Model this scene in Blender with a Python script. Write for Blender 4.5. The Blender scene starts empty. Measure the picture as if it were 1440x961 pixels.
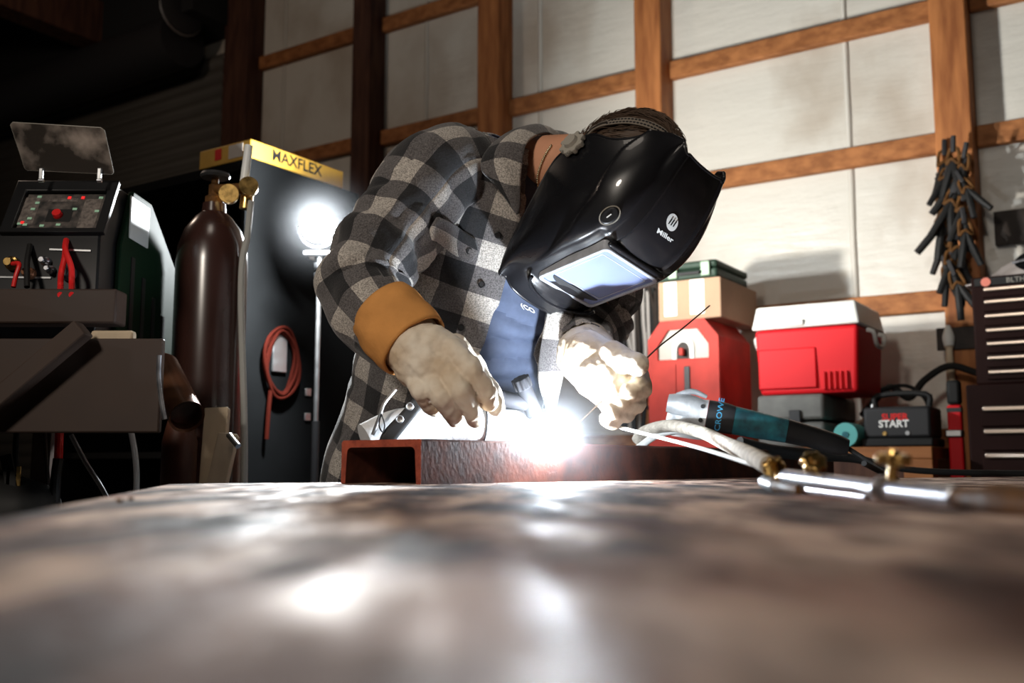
import bpy, bmesh, math, random
from mathutils import Vector, Matrix, noise
from mathutils.bvhtree import BVHTree
random.seed(7)
V = Vector
C = bpy.context.scene.collection
F = 1400.0; YH = 656.0; HC = 0.024; TZ = 0.90
PITCH = math.atan((YH-480.5)/F)
CAM = V((0, 0, TZ+HC))
cp, sp = math.cos(PITCH), math.sin(PITCH)

def ray(px, py):
    x = (px-720)/F; y = -(py-480.5)/F
    return V((x, cp - y*sp, sp + y*cp))
def pt(px, py, Y):
    d = ray(px, py)
    return CAM + d*(Y/d.y)
def mpp(Y): return Y/F      # metres per pixel at depth Y

# ------------------------------------------------------------------ materials
def nodes(m): return m.node_tree.nodes, m.node_tree.links
def mat(name, col, rough=.5, metal=0., var=.0, scale=20., bump=0., bscale=60., col2=None, spec=.25, coat=0., stretch=None, detail=4, rvar=0.):
    m = bpy.data.materials.new(name); m.use_nodes = True
    N, L = nodes(m); b = N['Principled BSDF']
    b.inputs['Base Color'].default_value = (*col, 1); b.inputs['Roughness'].default_value = rough
    b.inputs['Metallic'].default_value = metal; b.inputs['Specular IOR Level'].default_value = spec
    b.inputs['Coat Weight'].default_value = coat
    tc = N.new('ShaderNodeTexCoord'); mp = N.new('ShaderNodeMapping'); L.new(tc.outputs['Object'], mp.inputs[0])
    if stretch: mp.inputs['Scale'].default_value = stretch
    if col2 is not None or var or rvar:
        n = N.new('ShaderNodeTexNoise'); n.inputs['Scale'].default_value = scale; n.inputs['Detail'].default_value = detail
        L.new(mp.outputs[0], n.inputs['Vector'])
        r = N.new('ShaderNodeValToRGB'); r.color_ramp.elements[0].position = .35; r.color_ramp.elements[1].position = .65
        c2 = col2 if col2 is not None else tuple(max(0, c*(1-var)) for c in col)
        r.color_ramp.elements[0].color = (*c2, 1); r.color_ramp.elements[1].color = (*col, 1)
        L.new(n.outputs['Fac'], r.inputs[0]); L.new(r.outputs[0], b.inputs['Base Color'])
        if rvar:
            mr = N.new('ShaderNodeMapRange'); mr.inputs[3].default_value = rough-rvar; mr.inputs[4].default_value = rough+rvar
            mr.inputs[1].default_value = .3; mr.inputs[2].default_value = .7
            L.new(n.outputs['Fac'], mr.inputs[0]); L.new(mr.outputs[0], b.inputs['Roughness'])
    if bump:
        n2 = N.new('ShaderNodeTexNoise'); n2.inputs['Scale'].default_value = bscale; n2.inputs['Detail'].default_value = 5
        L.new(mp.outputs[0], n2.inputs['Vector'])
        bp = N.new('ShaderNodeBump'); bp.inputs['Strength'].default_value = bump; bp.inputs['Distance'].default_value = .004
        L.new(n2.outputs['Fac'], bp.inputs['Height']); L.new(bp.outputs[0], b.inputs['Normal'])
    return m
def emis(name, col, st):
    m = bpy.data.materials.new(name); m.use_nodes = True
    N, L = nodes(m); b = N['Principled BSDF']
    b.inputs['Base Color'].default_value = (*col, 1)
    b.inputs['Emission Color'].default_value = (*col, 1); b.inputs['Emission Strength'].default_value = st
    return m

M = {}
M['black'] = mat('black_plastic', (.012, .012, .013), .38)
M['torch'] = mat('torch_rubber', (.012, .012, .014), .7, spec=.1)
M['hood'] = mat('hood_shell', (.010, .010, .012), .30, coat=.25, bump=.03, bscale=25, rvar=.06, var=.3, scale=6)
M['blackrub'] = mat('black_rubber', (.012, .012, .012), .6)
M['wood'] = mat('timber', (.46, .18, .06), .65, col2=(.25, .085, .028), scale=3, stretch=(9, 9, 1.2), bump=.25, bscale=14)
M['woodh'] = mat('timber_horizontal', (.42, .17, .06), .65, col2=(.24, .09, .03), scale=3, stretch=(1.2, 9, 9), bump=.25, bscale=14)
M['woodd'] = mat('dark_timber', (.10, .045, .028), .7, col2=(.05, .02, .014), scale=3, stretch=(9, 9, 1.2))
M['benchwood'] = mat('bench_wood', (.40, .16, .055), .6, col2=(.25, .09, .03), scale=3, stretch=(1.2, 9, 9))
M['dark'] = mat('dark_paint', (.028, .028, .030), .5)
M['cab'] = mat('cabinet_grey', (.008, .0085, .009), .8, spec=.02, var=.3, scale=5)
M['cabin'] = mat('cabinet_inside', (.012, .012, .012), .8)
M['steel'] = mat('bright_steel', (.55, .56, .60), .34, 1., rvar=.08, scale=60)
M['zinc'] = mat('grey_steel', (.45, .46, .47), .4, .9, rvar=.1, scale=40)
M['alu'] = mat('cast_aluminium', (.78, .80, .82), .45, .3, bump=.2, bscale=150, var=.25, scale=50)
M['brass'] = mat('brass', (.62, .40, .14), .28, 1., rvar=.08, scale=60)
M['brassd'] = mat('dark_brass', (.14, .065, .022), .6, 0, spec=.08, rvar=.1, scale=60, var=.5)
M['red'] = mat('red_plastic', (.60, .008, .014), .6)
M['redm'] = mat('faded_red_paint', (.46, .04, .028), .65, var=.35, scale=7)
M['redr'] = mat('red_rubber', (.70, .02, .02), .4)
M['white'] = mat('white_plastic', (.72, .72, .68), .45, var=.06, scale=6)
M['paper'] = mat('white_tape', (.85, .85, .82), .4)
M['card'] = mat('cardboard', (.36, .23, .15), .8, var=.12, scale=8)
M['green'] = mat('green_case', (.022, .045, .030), .55, var=.3, scale=12)
M['wgreen'] = mat('green_machine', (.006, .022, .010), .7, spec=.1)
M['cyl'] = mat('brown_cylinder', (.045, .018, .014), .24, 0, var=.25, scale=6, spec=.7)
M['cyl2'] = mat('rust_brown_paint', (.10, .034, .02), .5, var=.3, scale=8)
M['copper'] = mat('copper_tube', (.22, .095, .05), .3, .6)
M['cart'] = mat('cart_steel', (.055, .036, .028), .6, .0, col2=(.038, .024, .019), scale=6, rvar=.1)
M['yellow'] = mat('yellow_box', (.70, .40, .06), .5, var=.15, scale=8)
M['ink'] = mat('black_ink', (.015, .015, .015), .6)
M['teal'] = mat('teal_plastic', (.025, .16, .19), .45, col2=(.02, .06, .075), scale=40, bump=.1, bscale=90)
M['tealroll'] = mat('teal_roll', (.12, .42, .40), .6)
M['blue'] = mat('blue_lettering', (.10, .50, .85), .5)
M['greyplate'] = mat('grey_flat_case', (.16, .16, .15), .6, var=.3, scale=12)
M['tool'] = mat('toolbox_brown', (.020, .008, .007), .55, 0, spec=.06, var=.3, scale=6)
M['pull'] = mat('drawer_pull', (.46, .38, .32), .32, .9)
M['skin'] = mat('skin', (.62, .30, .18), .5, bump=.05, bscale=200, var=.08, scale=30)
M['hair'] = mat('brown_hair', (.085, .055, .038), .5)
M['band'] = mat('grey_brown_band', (.20, .17, .14), .5)
M['knobg'] = mat('grey_knob', (.32, .30, .26), .45)
M['suede'] = mat('tan_suede_cuff', (.66, .30, .085), .85, var=.25, scale=14, bump=.25, bscale=120)
M['leather'] = mat('cream_leather', (.80, .73, .62), .75, col2=(.60, .47, .33), scale=16, bump=.5, bscale=60)
M['jeans'] = mat('denim', (.16, .22, .32), .85, var=.3, scale=60, bump=.2, bscale=300)
M['tee'] = mat('slate_t_shirt', (.085, .105, .165), .9, var=.12, scale=90, bump=.1, bscale=30)
M['gold'] = mat('chain_gold', (.75, .62, .40), .25, 1.)
M['sleeve'] = mat('pale_cable_cover', (.72, .74, .76), .8, bump=.3, bscale=120)
M['braid'] = mat('braided_hose', (.62, .56, .47), .8, col2=(.38, .33, .27), scale=60, stretch=(1, 1, 1), bump=.8, bscale=260)
M['concrete'] = mat('concrete', (.10, .09, .08), .8, var=.4, scale=3)
M['door'] = mat('shutter_grey', (.085, .078, .066), .55, var=.2, scale=2)
M['ceil'] = mat('dark_roof', (.018, .019, .020), .8)
M['rust'] = mat('rusty_channel', (.12, .038, .024), .62, .25, col2=(.045, .016, .012), scale=34, bump=.12, bscale=160, stretch=(1, 1, .8), rvar=.1)
M['rustend'] = mat('rust_red_cut_end', (.40, .085, .045), .7, col2=(.24, .05, .03), scale=60, bump=.4, bscale=160)
M['rod'] = mat('filler_rod', (.10, .075, .055), .4, .7)
M['plate'] = mat('disc_grey', (.40, .38, .36), .5, .3)
M['screen'] = mat('panel_print', (.13, .11, .10), .4, col2=(.03, .03, .03), scale=60)
M['greendot'] = mat('pale_green_print', (.30, .42, .30), .5)
M['leatherd'] = mat('dark_leather', (.035, .025, .02), .6, var=.4, scale=20)
M['plank'] = mat('pale_plank', (.60, .48, .34), .6, var=.2, scale=5, stretch=(6, 6, 1))
M['orange'] = mat('orange_cord', (.05, .008, .005), .8, spec=.02)
M['boot'] = mat('boot_leather', (.08, .045, .025), .6)

# clear smoky lid
m = bpy.data.materials.new('smoked_clear_plastic'); m.use_nodes = True; N, L = nodes(m); b = N['Principled BSDF']
b.inputs['Base Color'].default_value = (.30, .26, .24, 1); b.inputs['Roughness'].default_value = .25; b.inputs['Alpha'].default_value = .85
n = N.new('ShaderNodeTexNoise'); n.inputs['Scale'].default_value = 14; n.inputs['Detail'].default_value = 5
r = N.new('ShaderNodeValToRGB'); r.color_ramp.elements[0].position = .42; r.color_ramp.elements[1].position = .66
r.color_ramp.elements[0].color = (.05, .042, .036, 1); r.color_ramp.elements[1].color = (.55, .46, .40, 1)
tc = N.new('ShaderNodeTexCoord'); L.new(tc.outputs['Object'], n.inputs['Vector']); L.new(n.outputs['Fac'], r.inputs[0]); L.new(r.outputs[0], b.inputs['Base Color'])
M['lid'] = m
# helmet lens
m = bpy.data.materials.new('helmet_lens'); m.use_nodes = True; N, L = nodes(m); b = N['Principled BSDF']
b.inputs['Base Color'].default_value = (.34, .41, .70, 1); b.inputs['Roughness'].default_value = .07; b.inputs['Metallic'].default_value = .45
n = N.new('ShaderNodeTexNoise'); n.inputs['Scale'].default_value = 18; tc = N.new('ShaderNodeTexCoord'); L.new(tc.outputs['Object'], n.inputs['Vector'])
mr = N.new('ShaderNodeMapRange'); mr.inputs[3].default_value = .02; mr.inputs[4].default_value = .18; L.new(n.outputs['Fac'], mr.inputs[0]); L.new(mr.outputs[0], b.inputs['Roughness'])
M['lens'] = m
M['lensrim'] = mat('lens_rim', (.55, .57, .62), .35, .3, var=.3, scale=40)
# insulation sheet wall
m = bpy.data.materials.new('insulation_sheet'); m.use_nodes = True; N, L = nodes(m); b = N['Principled BSDF']
tc = N.new('ShaderNodeTexCoord')
def ntex(scale, detail, vec, st=None):
    mp = N.new('ShaderNodeMapping'); L.new(vec, mp.inputs[0])
    if st: mp.inputs['Scale'].default_value = st
    n = N.new('ShaderNodeTexNoise'); n.inputs['Scale'].default_value = scale; n.inputs['Detail'].default_value = detail; L.new(mp.outputs[0], n.inputs['Vector']); return n
n1 = ntex(1.6, 7, tc.outputs['Object'], (1, 1, .7)); n2 = ntex(7, 4, tc.outputs['Object'], (.5, 1, 3))
r = N.new('ShaderNodeValToRGB'); r.color_ramp.elements[0].position = .34; r.color_ramp.elements[1].position = .52
r.color_ramp.elements[0].color = (.44, .38, .31, 1); r.color_ramp.elements[1].color = (.66, .64, .58, 1); L.new(n1.outputs['Fac'], r.inputs[0])
L.new(r.outputs[0], b.inputs['Base Color']); b.inputs['Roughness'].default_value = .38
bp = N.new('ShaderNodeBump'); bp.inputs['Strength'].default_value = 1.0; bp.inputs['Distance'].default_value = .035
ad = N.new('ShaderNodeMath'); ad.operation = 'ADD'; L.new(n1.outputs['Fac'], ad.inputs[0])
ml = N.new('ShaderNodeMath'); ml.operation = 'MULTIPLY'; ml.inputs[1].default_value = .14; L.new(n2.outputs['Fac'], ml.inputs[0]); L.new(ml.outputs[0], ad.inputs[1])
L.new(ad.outputs[0], bp.inputs['Height']); L.new(bp.outputs[0], b.inputs['Normal'])
M['sheet'] = m
# table top: worn scorched steel
m = bpy.data.materials.new('worn_steel_table'); m.use_nodes = True; N, L = nodes(m); b = N['Principled BSDF']
tc = N.new('ShaderNodeTexCoord')
n1 = ntex(6.5, 8, tc.outputs['Object'], (2.8, .9, 1)); n2 = ntex(24, 5, tc.outputs['Object'], (1.8, .5, 1)); n3 = ntex(6, 5, tc.outputs['Object'], (1.3, .5, 1)); n4 = ntex(120, 4, tc.outputs['Object'])
def ramp(fac, stops):
    r = N.new('ShaderNodeValToRGB'); e = r.color_ramp.elements
    e[0].position, e[0].color = stops[0][0], (*stops[0][1], 1); e[1].position, e[1].color = stops[1][0], (*stops[1][1], 1)
    for p, c in stops[2:]:
        q = e.new(p); q.color = (*c, 1)
    L.new(fac, r.inputs[0]); return r
def mix(fac, a, bb, mode='MIX'):
    x = N.new('ShaderNodeMix'); x.data_type = 'RGBA'; x.blend_type = mode
    if isinstance(fac, float): x.inputs[0].default_value = fac
    else: L.new(fac, x.inputs[0])
    L.new(a, x.inputs[6]); L.new(bb, x.inputs[7]); return x.outputs[2]
c1 = ramp(n1.outputs['Fac'], [(.42, (.045, .025, .020)), (.57, (.66, .49, .39)), (.49, (.29, .185, .145))])
c2 = ramp(n2.outputs['Fac'], [(.40, (.14, .115, .115)), (.56, (1, 1, 1))])
cc = mix(.75, c1.outputs[0], c2.outputs[0], 'MULTIPLY')
c3 = ramp(n3.outputs['Fac'], [(.56, (0, 0, 0)), (.66, (1, 1, 1))])
rustc = N.new('ShaderNodeRGB'); rustc.outputs[0].default_value = (.26, .08, .035, 1)
cf = N.new('ShaderNodeMath'); cf.operation = 'MULTIPLY'; cf.inputs[1].default_value = .55; L.new(c3.outputs[0], cf.inputs[0])
cc = mix(cf.outputs[0], cc, rustc.outputs[0])
mpv = N.new('ShaderNodeMapping'); mpv.inputs['Scale'].default_value = (1, .42, 1); L.new(tc.outputs['Object'], mpv.inputs[0])
vo = N.new('ShaderNodeTexVoronoi'); vo.inputs['Scale'].default_value = 17; vo.inputs['Randomness'].default_value = 1; L.new(mpv.outputs[0], vo.inputs['Vector'])
vr = ramp(vo.outputs['Distance'], [(.10, (.10, .08, .08)), (.26, (1, 1, 1))])
cc = mix(1.0, cc, vr.outputs[0], 'MULTIPLY')
L.new(cc, b.inputs['Base Color']); b.inputs['Metallic'].default_value = .1; b.inputs['Specular IOR Level'].default_value = .22
rr = ramp(n2.outputs['Fac'], [(.40, (.80, .80, .80)), (.62, (.48, .48, .48))]); L.new(rr.outputs[0], b.inputs['Roughness'])
bp = N.new('ShaderNodeBump'); bp.inputs['Strength'].default_value = .5; bp.inputs['Distance'].default_value = .004
ad = N.new('ShaderNodeMath'); ad.operation = 'ADD'; L.new(n2.outputs['Fac'], ad.inputs[0]); L.new(n4.outputs['Fac'], ad.inputs[1]); L.new(ad.outputs[0], bp.inputs['Height']); L.new(bp.outputs[0], b.inputs['Normal'])
M['table'] = m
# buffalo check flannel (uses UV in metres)
m = bpy.data.materials.new('buffalo_check_flannel'); m.use_nodes = True; N, L = nodes(m); b = N['Principled BSDF']
uv = N.new('ShaderNodeUVMap'); uv.uv_map = 'UVMap'; sx = N.new('ShaderNodeSeparateXYZ'); L.new(uv.outputs[0], sx.inputs[0])
SQ = .047
def stripe(out):
    d = N.new('ShaderNodeMath'); d.operation = 'DIVIDE'; d.inputs[1].default_value = 2*SQ; L.new(out, d.inputs[0])
    f = N.new('ShaderNodeMath'); f.operation = 'FRACT'; L.new(d.outputs[0], f.inputs[0])
    g = N.new('ShaderNodeMath'); g.operation = 'GREATER_THAN'; g.inputs[1].default_value = .5; L.new(f.outputs[0], g.inputs[0]); return g.outputs[0]
a1 = stripe(sx.outputs[0]); a2 = stripe(sx.outputs[1])
ad = N.new('ShaderNodeMath'); ad.operation = 'ADD'; L.new(a1, ad.inputs[0]); L.new(a2, ad.inputs[1])
hf = N.new('ShaderNodeMath'); hf.operation = 'MULTIPLY'; hf.inputs[1].default_value = .5; L.new(ad.outputs[0], hf.inputs[0])
r = N.new('ShaderNodeValToRGB'); r.color_ramp.interpolation = 'CONSTANT'; e = r.color_ramp.elements
e[0].position = 0; e[0].color = (.012, .012, .014, 1); e[1].position = .3; e[1].color = (.115, .105, .105, 1)
q = e.new(.8); q.color = (.46, .42, .38, 1); L.new(hf.outputs[0], r.inputs[0])
tc = N.new('ShaderNodeTexCoord'); n1 = ntex(420, 3, tc.outputs['Object']); n5 = ntex(30, 3, tc.outputs['Object'])
w = ramp(n1.outputs['Fac'], [(.35, (.45, .45, .45)), (.65, (1.25, 1.25, 1.25))])
cc = mix(1.0, r.outputs[0], w.outputs[0], 'MULTIPLY'); L.new(cc, b.inputs['Base Color']); b.inputs['Roughness'].default_value = .95
b.inputs['Sheen Weight'].default_value = .25
bp = N.new('ShaderNodeBump'); bp.inputs['Strength'].default_value = .35; bp.inputs['Distance'].default_value = .003
ad = N.new('ShaderNodeMath'); ad.operation = 'ADD'; L.new(n1.outputs['Fac'], ad.inputs[0]); L.new(n5.outputs['Fac'], ad.inputs[1]); L.new(ad.outputs[0], bp.inputs['Height']); L.new(bp.outputs[0], b.inputs['Normal'])
M['flannel'] = m

# ------------------------------------------------------------------ mesh helpers
def frame_of(d):
    d = d.normalized(); a = V((0, 0, 1)) if abs(d.z) < .9 else V((1, 0, 0))
    x = a.cross(d).normalized(); return x, d.cross(x).normalized(), d
class MB:
    def __init__(s): s.v = []; s.f = []; s.uv = None
    def add(s, vs, fs):
        o = len(s.v); s.v += [V(v) for v in vs]; s.f += [tuple(i+o for i in f) for f in fs]; return s
    def box(s, c, size, m=None):
        c = V(c); h = V(size)/2; vs = []
        for x in (-1, 1):
            for y in (-1, 1):
                for z in (-1, 1):
                    p = V((x*h.x, y*h.y, z*h.z)); vs.append(c + (m @ p if m else p))
        return s.add(vs, [(0, 1, 3, 2), (4, 6, 7, 5), (0, 4, 5, 1), (2, 3, 7, 6), (0, 2, 6, 4), (1, 5, 7, 3)])
    def box2(s, lo, hi):
        lo, hi = V(lo), V(hi); return s.box((lo+hi)/2, hi-lo)
    def bar(s, a, b, w, h, up=None):
        a, b = V(a), V(b); d = (b-a).normalized()
        u = V(up) if up else V((0, 0, 1))
        if abs(d.dot(u)) > .95: u = V((1, 0, 0))
        x = d.cross(u).normalized(); z = x.cross(d).normalized(); vs = []
        for p in (a, b):
            for i, j in ((-1, -1), (1, -1), (1, 1), (-1, 1)): vs.append(p + x*(i*w/2) + z*(j*h/2))
        return s.add(vs, [(3, 2, 1, 0), (4, 5, 6, 7), (0, 1, 5, 4), (1, 2, 6, 5), (2, 3, 7, 6), (3, 0, 4, 7)])
    def tube(s, pts, rad, n=12, caps=True, smooth=0):
        pts = [V(p) for p in pts]
        if not isinstance(rad, (list, tuple)): rad = [rad]*len(pts)
        if smooth and len(pts) > 2:
            rr = [V((r, 0, 0)) for r in rad]; pts2 = cr(pts, smooth); rad = [q.x for q in cr(rr, smooth)]; pts = pts2
        vs = []; fs = []; k = len(pts)
        x, y, d = frame_of(pts[1]-pts[0])
        for i, p in enumerate(pts):
            t = (pts[min(i+1, k-1)]-pts[max(i-1, 0)])
            if t.length > 1e-9:
                t.normalize(); x = (x - t*x.dot(t)).normalized(); y = t.cross(x)
            for j in range(n):
                a = 2*math.pi*j/n; vs.append(p + (x*math.cos(a)+y*math.sin(a))*rad[i])
        for i in range(k-1):
            for j in range(n):
                fs.append((i*n+j, i*n+(j+1) % n, (i+1)*n+(j+1) % n, (i+1)*n+j))
        if caps:
            fs.append(tuple(range(n-1, -1, -1))); fs.append(tuple((k-1)*n+j for j in range(n)))
        return s.add(vs, fs)
    def cyl(s, a, b, r0, r1=None, n=24): return s.tube([a, b], [r0, r0 if r1 is None else r1], n)
    def lathe(s, prof, o, axis=(0, 0, 1), n=32):
        o = V(o); x, y, d = frame_of(V(axis)); pts = []; vs = []; fs = []
        for r, h in prof:
            for j in range(n):
                a = 2*math.pi*j/n; vs.append(o + d*h + (x*math.cos(a)+y*math.sin(a))*max(r, 1e-5))
        k = len(prof)
        for i in range(k-1):
            for j in range(n): fs.append((i*n+j, i*n+(j+1) % n, (i+1)*n+(j+1) % n, (i+1)*n+j))
        fs.append(tuple(range(n-1, -1, -1))); fs.append(tuple((k-1)*n+j for j in range(n)))
        return s.add(vs, fs)
    def ell(s, c, rad, m=None, nu=20, nv=12):
        c = V(c); vs = []; fs = []
        for i in range(1, nv):
            t = math.pi*i/nv
            for j in range(nu):
                a = 2*math.pi*j/nu; p = V((math.sin(t)*math.cos(a)*rad[0], math.sin(t)*math.sin(a)*rad[1], math.cos(t)*rad[2]))
                vs.append(c + (m @ p if m else p))
        T = V((0, 0, rad[2])); vs.append(c + (m @ T if m else T)); vs.append(c - (m @ T if m else T)); a0 = len(vs)-2; b0 = a0+1
        for i in range(nv-2):
            for j in range(nu): fs.append((i*nu+j, (i+1)*nu+j, (i+1)*nu+(j+1) % nu, i*nu+(j+1) % nu))
        for j in range(nu):
            fs.append((a0, j, (j+1) % nu)); fs.append((b0, (nv-2)*nu+(j+1) % nu, (nv-2)*nu+j))
        return s.add(vs, fs)
    def cap(s, a, b, r0, r1, n=12):
        a, b = V(a), V(b); d = b-a; L_ = d.length
        if L_ < 1e-6: return s.ell(a, (r0,)*3)
        d.normalize(); pts = []; rr = []
        for k in range(5, 0, -1):
            t = k/5*math.pi/2*.97; pts.append(a - d*math.sin(t)*r0); rr.append(math.cos(t)*r0)
        pts.append(a); rr.append(r0); pts.append(b); rr.append(r1)
        for k in range(1, 6):
            t = k/5*math.pi/2*.97; pts.append(b + d*math.sin(t)*r1); rr.append(math.cos(t)*r1)
        return s.tube(pts, rr, n)
    def chain(s, pts, rads, n=12):
        for i in range(len(pts)-1): s.cap(pts[i], pts[i+1], rads[i], rads[i+1], n)
        return s
    def prism(s, poly, fr, t0, t1):
        """poly in (a,b) of frame fr=(origin, A, B, N); from t0 to t1 along N"""
        o, A, B, Nn = fr; n = len(poly)
        vs = [o+A*a+B*b+Nn*t0 for a, b in poly]+[o+A*a+B*b+Nn*t1 for a, b in poly]
        fs = [tuple(range(n-1, -1, -1)), tuple(range(n, 2*n))]+[(i, (i+1) % n, n+(i+1) % n, n+i) for i in range(n)]
        return s.add(vs, fs)
    def frame(s, outer, inner, fr, t0, t1):
        o, A, B, Nn = fr; n = len(outer); vs = []
        for poly, t in ((outer, t0), (inner, t0), (outer, t1), (inner, t1)): vs += [o+A*a+B*b+Nn*t for a, b in poly]
        fs = []
        for i in range(n):
            j = (i+1) % n
            fs += [(i, j, n+j, n+i), (2*n+i, 3*n+i, 3*n+j, 2*n+j), (i, 2*n+i, 2*n+j, j), (n+i, n+j, 3*n+j, 3*n+i)]
        return s.add(vs, fs)
    def grid(s, rows):
        R = len(rows); K = len(rows[0]); vs = [p for r in rows for p in r]
        return s.add(vs, [(i*K+j, i*K+j+1, (i+1)*K+j+1, (i+1)*K+j) for i in range(R-1) for j in range(K-1)])
    def build(s, name, m, parent=None, fr=None, bevel=0, seg=2, solid=0, angle=35, uvs=None, recalc=True, smooth=True):
        me = bpy.data.meshes.new(name); vs = s.v
        if fr is not None: vs = [fr @ v for v in vs]
        if parent is not None:
            r = parent
            while r.parent: r = r.parent
            inv = (Matrix.Translation(r.location) @ r.rotation_euler.to_matrix().to_4x4()).inverted()
            if parent.type == 'MESH' and r is parent: inv = Matrix.Identity(4)
            vs = [inv @ v for v in vs]
        me.from_pydata([tuple(v) for v in vs], [], s.f); me.update()
        if uvs is not None:
            ul = me.uv_layers.new(name='UVMap')
            for lp in me.loops: ul.data[lp.index].uv = uvs[lp.vertex_index]
        if recalc:
            bm = bmesh.new(); bm.from_mesh(me); bmesh.ops.recalc_face_normals(bm, faces=bm.faces); bm.to_mesh(me); bm.free()
        if smooth:
            me.shade_smooth(); me.set_sharp_from_angle(angle=math.radians(angle))
        me.materials.append(m)
        o = bpy.data.objects.new(name, me); C.objects.link(o)
        if parent is not None: o.parent = parent
        if solid:
            q = o.modifiers.new('solid', 'SOLIDIFY'); q.thickness = solid; q.offset = 0
        if bevel:
            q = o.modifiers.new('bevel', 'BEVEL'); q.width = bevel; q.segments = seg; q.limit_method = 'ANGLE'; q.angle_limit = math.radians(40)
        return o
def cr(P, n):
    P = list(P); out = []; k = len(P)
    for i in range(k-1):
        p0 = P[i-1] if i else P[0]*2-P[1]; p1 = P[i]; p2 = P[i+1]; p3 = P[i+2] if i+2 < k else P[k-1]*2-P[k-2]
        for j in range(n):
            t = j/n; t2 = t*t; t3 = t2*t
            out.append((p1*2 + (p2-p0)*t + (p0*2-p1*5+p2*4-p3)*t2 + (p1*3-p0-p2*3+p3)*t3)*.5)
    out.append(P[-1].copy() if isinstance(P[-1], Vector) else P[-1]); return out
def patch(rows, nu=6, nv=6):
    a = [cr([V(p) for p in r], nu) for r in rows]
    cols = [cr([a[i][j] for i in range(len(a))], nv) for j in range(len(a[0]))]
    return [[cols[j][i] for j in range(len(cols))] for i in range(len(cols[0]))]
def remesh(mb, name, m, parent, voxel=.004, smooth=6, disp=None):
    tmp = mb.build('tmp', m, None, recalc=False, smooth=False)
    q = tmp.modifiers.new('r', 'REMESH'); q.mode = 'VOXEL'; q.voxel_size = voxel; q.use_smooth_shade = True
    q = tmp.modifiers.new('s', 'SMOOTH'); q.factor = .5; q.iterations = smooth
    bpy.context.view_layer.update(); dg = bpy.context.evaluated_depsgraph_get()
    me = bpy.data.meshes.new_from_object(tmp.evaluated_get(dg)); me.name = name
    bpy.data.objects.remove(tmp)
    if parent is not None:
        r = parent
        while r.parent: r = r.parent
        inv = (Matrix.Translation(r.location) @ r.rotation_euler.to_matrix().to_4x4()).inverted()
        if disp:
            ns = [v.normal.copy() for v in me.vertices]
            for v, nn in zip(me.vertices, ns): v.co = v.co + nn*disp(v.co)
        me.transform(inv)
    me.shade_smooth(); me.materials.clear(); me.materials.append(m)
    o = bpy.data.objects.new(name, me); C.objects.link(o); o.parent = parent; return o
def tag(o, label=None, cat=None, group=None, kind=None):
    if label: o['label'] = label
    if cat: o['category'] = cat
    if group: o['group'] = group
    if kind: o['kind'] = kind
    return o
def thing(name, label, cat, loc=(0, 0, 0), rz=0, group=None):
    o = bpy.data.objects.new(name, None); C.objects.link(o); o.location = loc; o.rotation_euler = (0, 0, rz); o.empty_display_size = .05
    return tag(o, label, cat, group)
def tree(o):
    rt = o
    while rt.parent: rt = rt.parent
    return rt
def text_mb(txt, place, size=1.0, n=3, bold=.0):
    """letters as mesh; place(a,b)->world point; a,b in units of letter height"""
    cu = bpy.data.curves.new('t', 'FONT'); cu.body = txt; cu.size = size; cu.resolution_u = n; cu.offset = bold; cu.align_x = 'CENTER'; cu.align_y = 'CENTER'
    o = bpy.data.objects.new('t', cu); C.objects.link(o); bpy.context.view_layer.update()
    me = bpy.data.meshes.new_from_object(o.evaluated_get(bpy.context.evaluated_depsgraph_get()))
    mb = MB(); mb.add([place(v.co.x, v.co.y) for v in me.vertices], [tuple(p.vertices) for p in me.polygons])
    bpy.data.objects.remove(o); return mb

# ------------------------------------------------------------------ wall frame
W0 = pt(1150, 400, 4.2); W0.z = 0
PHI = math.atan2(-.5467, .8374)
RW = V((.8374, -.5467, 0)); NW = V((-.5467, -.8374, 0))      # along the wall to the right; towards the room
WM = Matrix.Translation(W0) @ Matrix.Rotation(PHI, 4, 'Z')
WMI = WM.inverted()
def wl(px, py, off):
    d = ray(px, py); t = ((W0-CAM).dot(NW)+off)/d.dot(NW); p = WMI @ (CAM + d*t); return p.x, p.z
def wthing(name, label, cat, px, py, off, group=None):
    s, z = wl(px, py, off); return thing(name, label, cat, WM @ V((s, -off, z)), PHI, group)

# ---- shell
fl = MB().box2((-7, -2.5, -.1), (5, 9, 0)).build('floor', M['concrete']); tag(fl, kind='structure')
sh = MB().box2((-9, 0, 0), (4.5, .12, 4.3)).build('wall_back', M['sheet'], fr=WM); tag(sh, kind='structure')
ce = MB().box2((-9.5, -7, 4.3), (5, .3, 4.4)).build('ceiling', M['ceil'], fr=WM); tag(ce, kind='structure')
ntrim = [0]
def trim(mb, m, **k):
    ntrim[0] += 1; o = mb.build('trim_%d' % ntrim[0], m, fr=WM, bevel=.006, **k); tag(o, kind='structure'); return o
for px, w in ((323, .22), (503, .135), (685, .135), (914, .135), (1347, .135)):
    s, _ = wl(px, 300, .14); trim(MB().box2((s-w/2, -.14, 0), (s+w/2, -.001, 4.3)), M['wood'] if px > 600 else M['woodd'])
zs = [wl(1100, 62, .04)[1], wl(1100, 237, .04)[1], wl(1270, 427, .04)[1], wl(420, 72, .04)[1]]
sL = wl(323, 300, .14)[0]+.11
edges = [sL]+[wl(p, 300, .14)[0] for p in (503, 685, 914, 1347)]+[4.5]
for z in zs+[zs[2]-.55]:
    for i in range(5):
        a = edges[i]+(.068 if i else .0); b_ = edges[i+1]-(.068 if i < 4 else 0)
        trim(MB().box2((a, -.045, z-.043), (b_, -.001, z+.043)), M['woodh'] if i > 1 else mat('timber_h_dark', (.16, .07, .04), .65) if False else M['woodh'])
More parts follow.
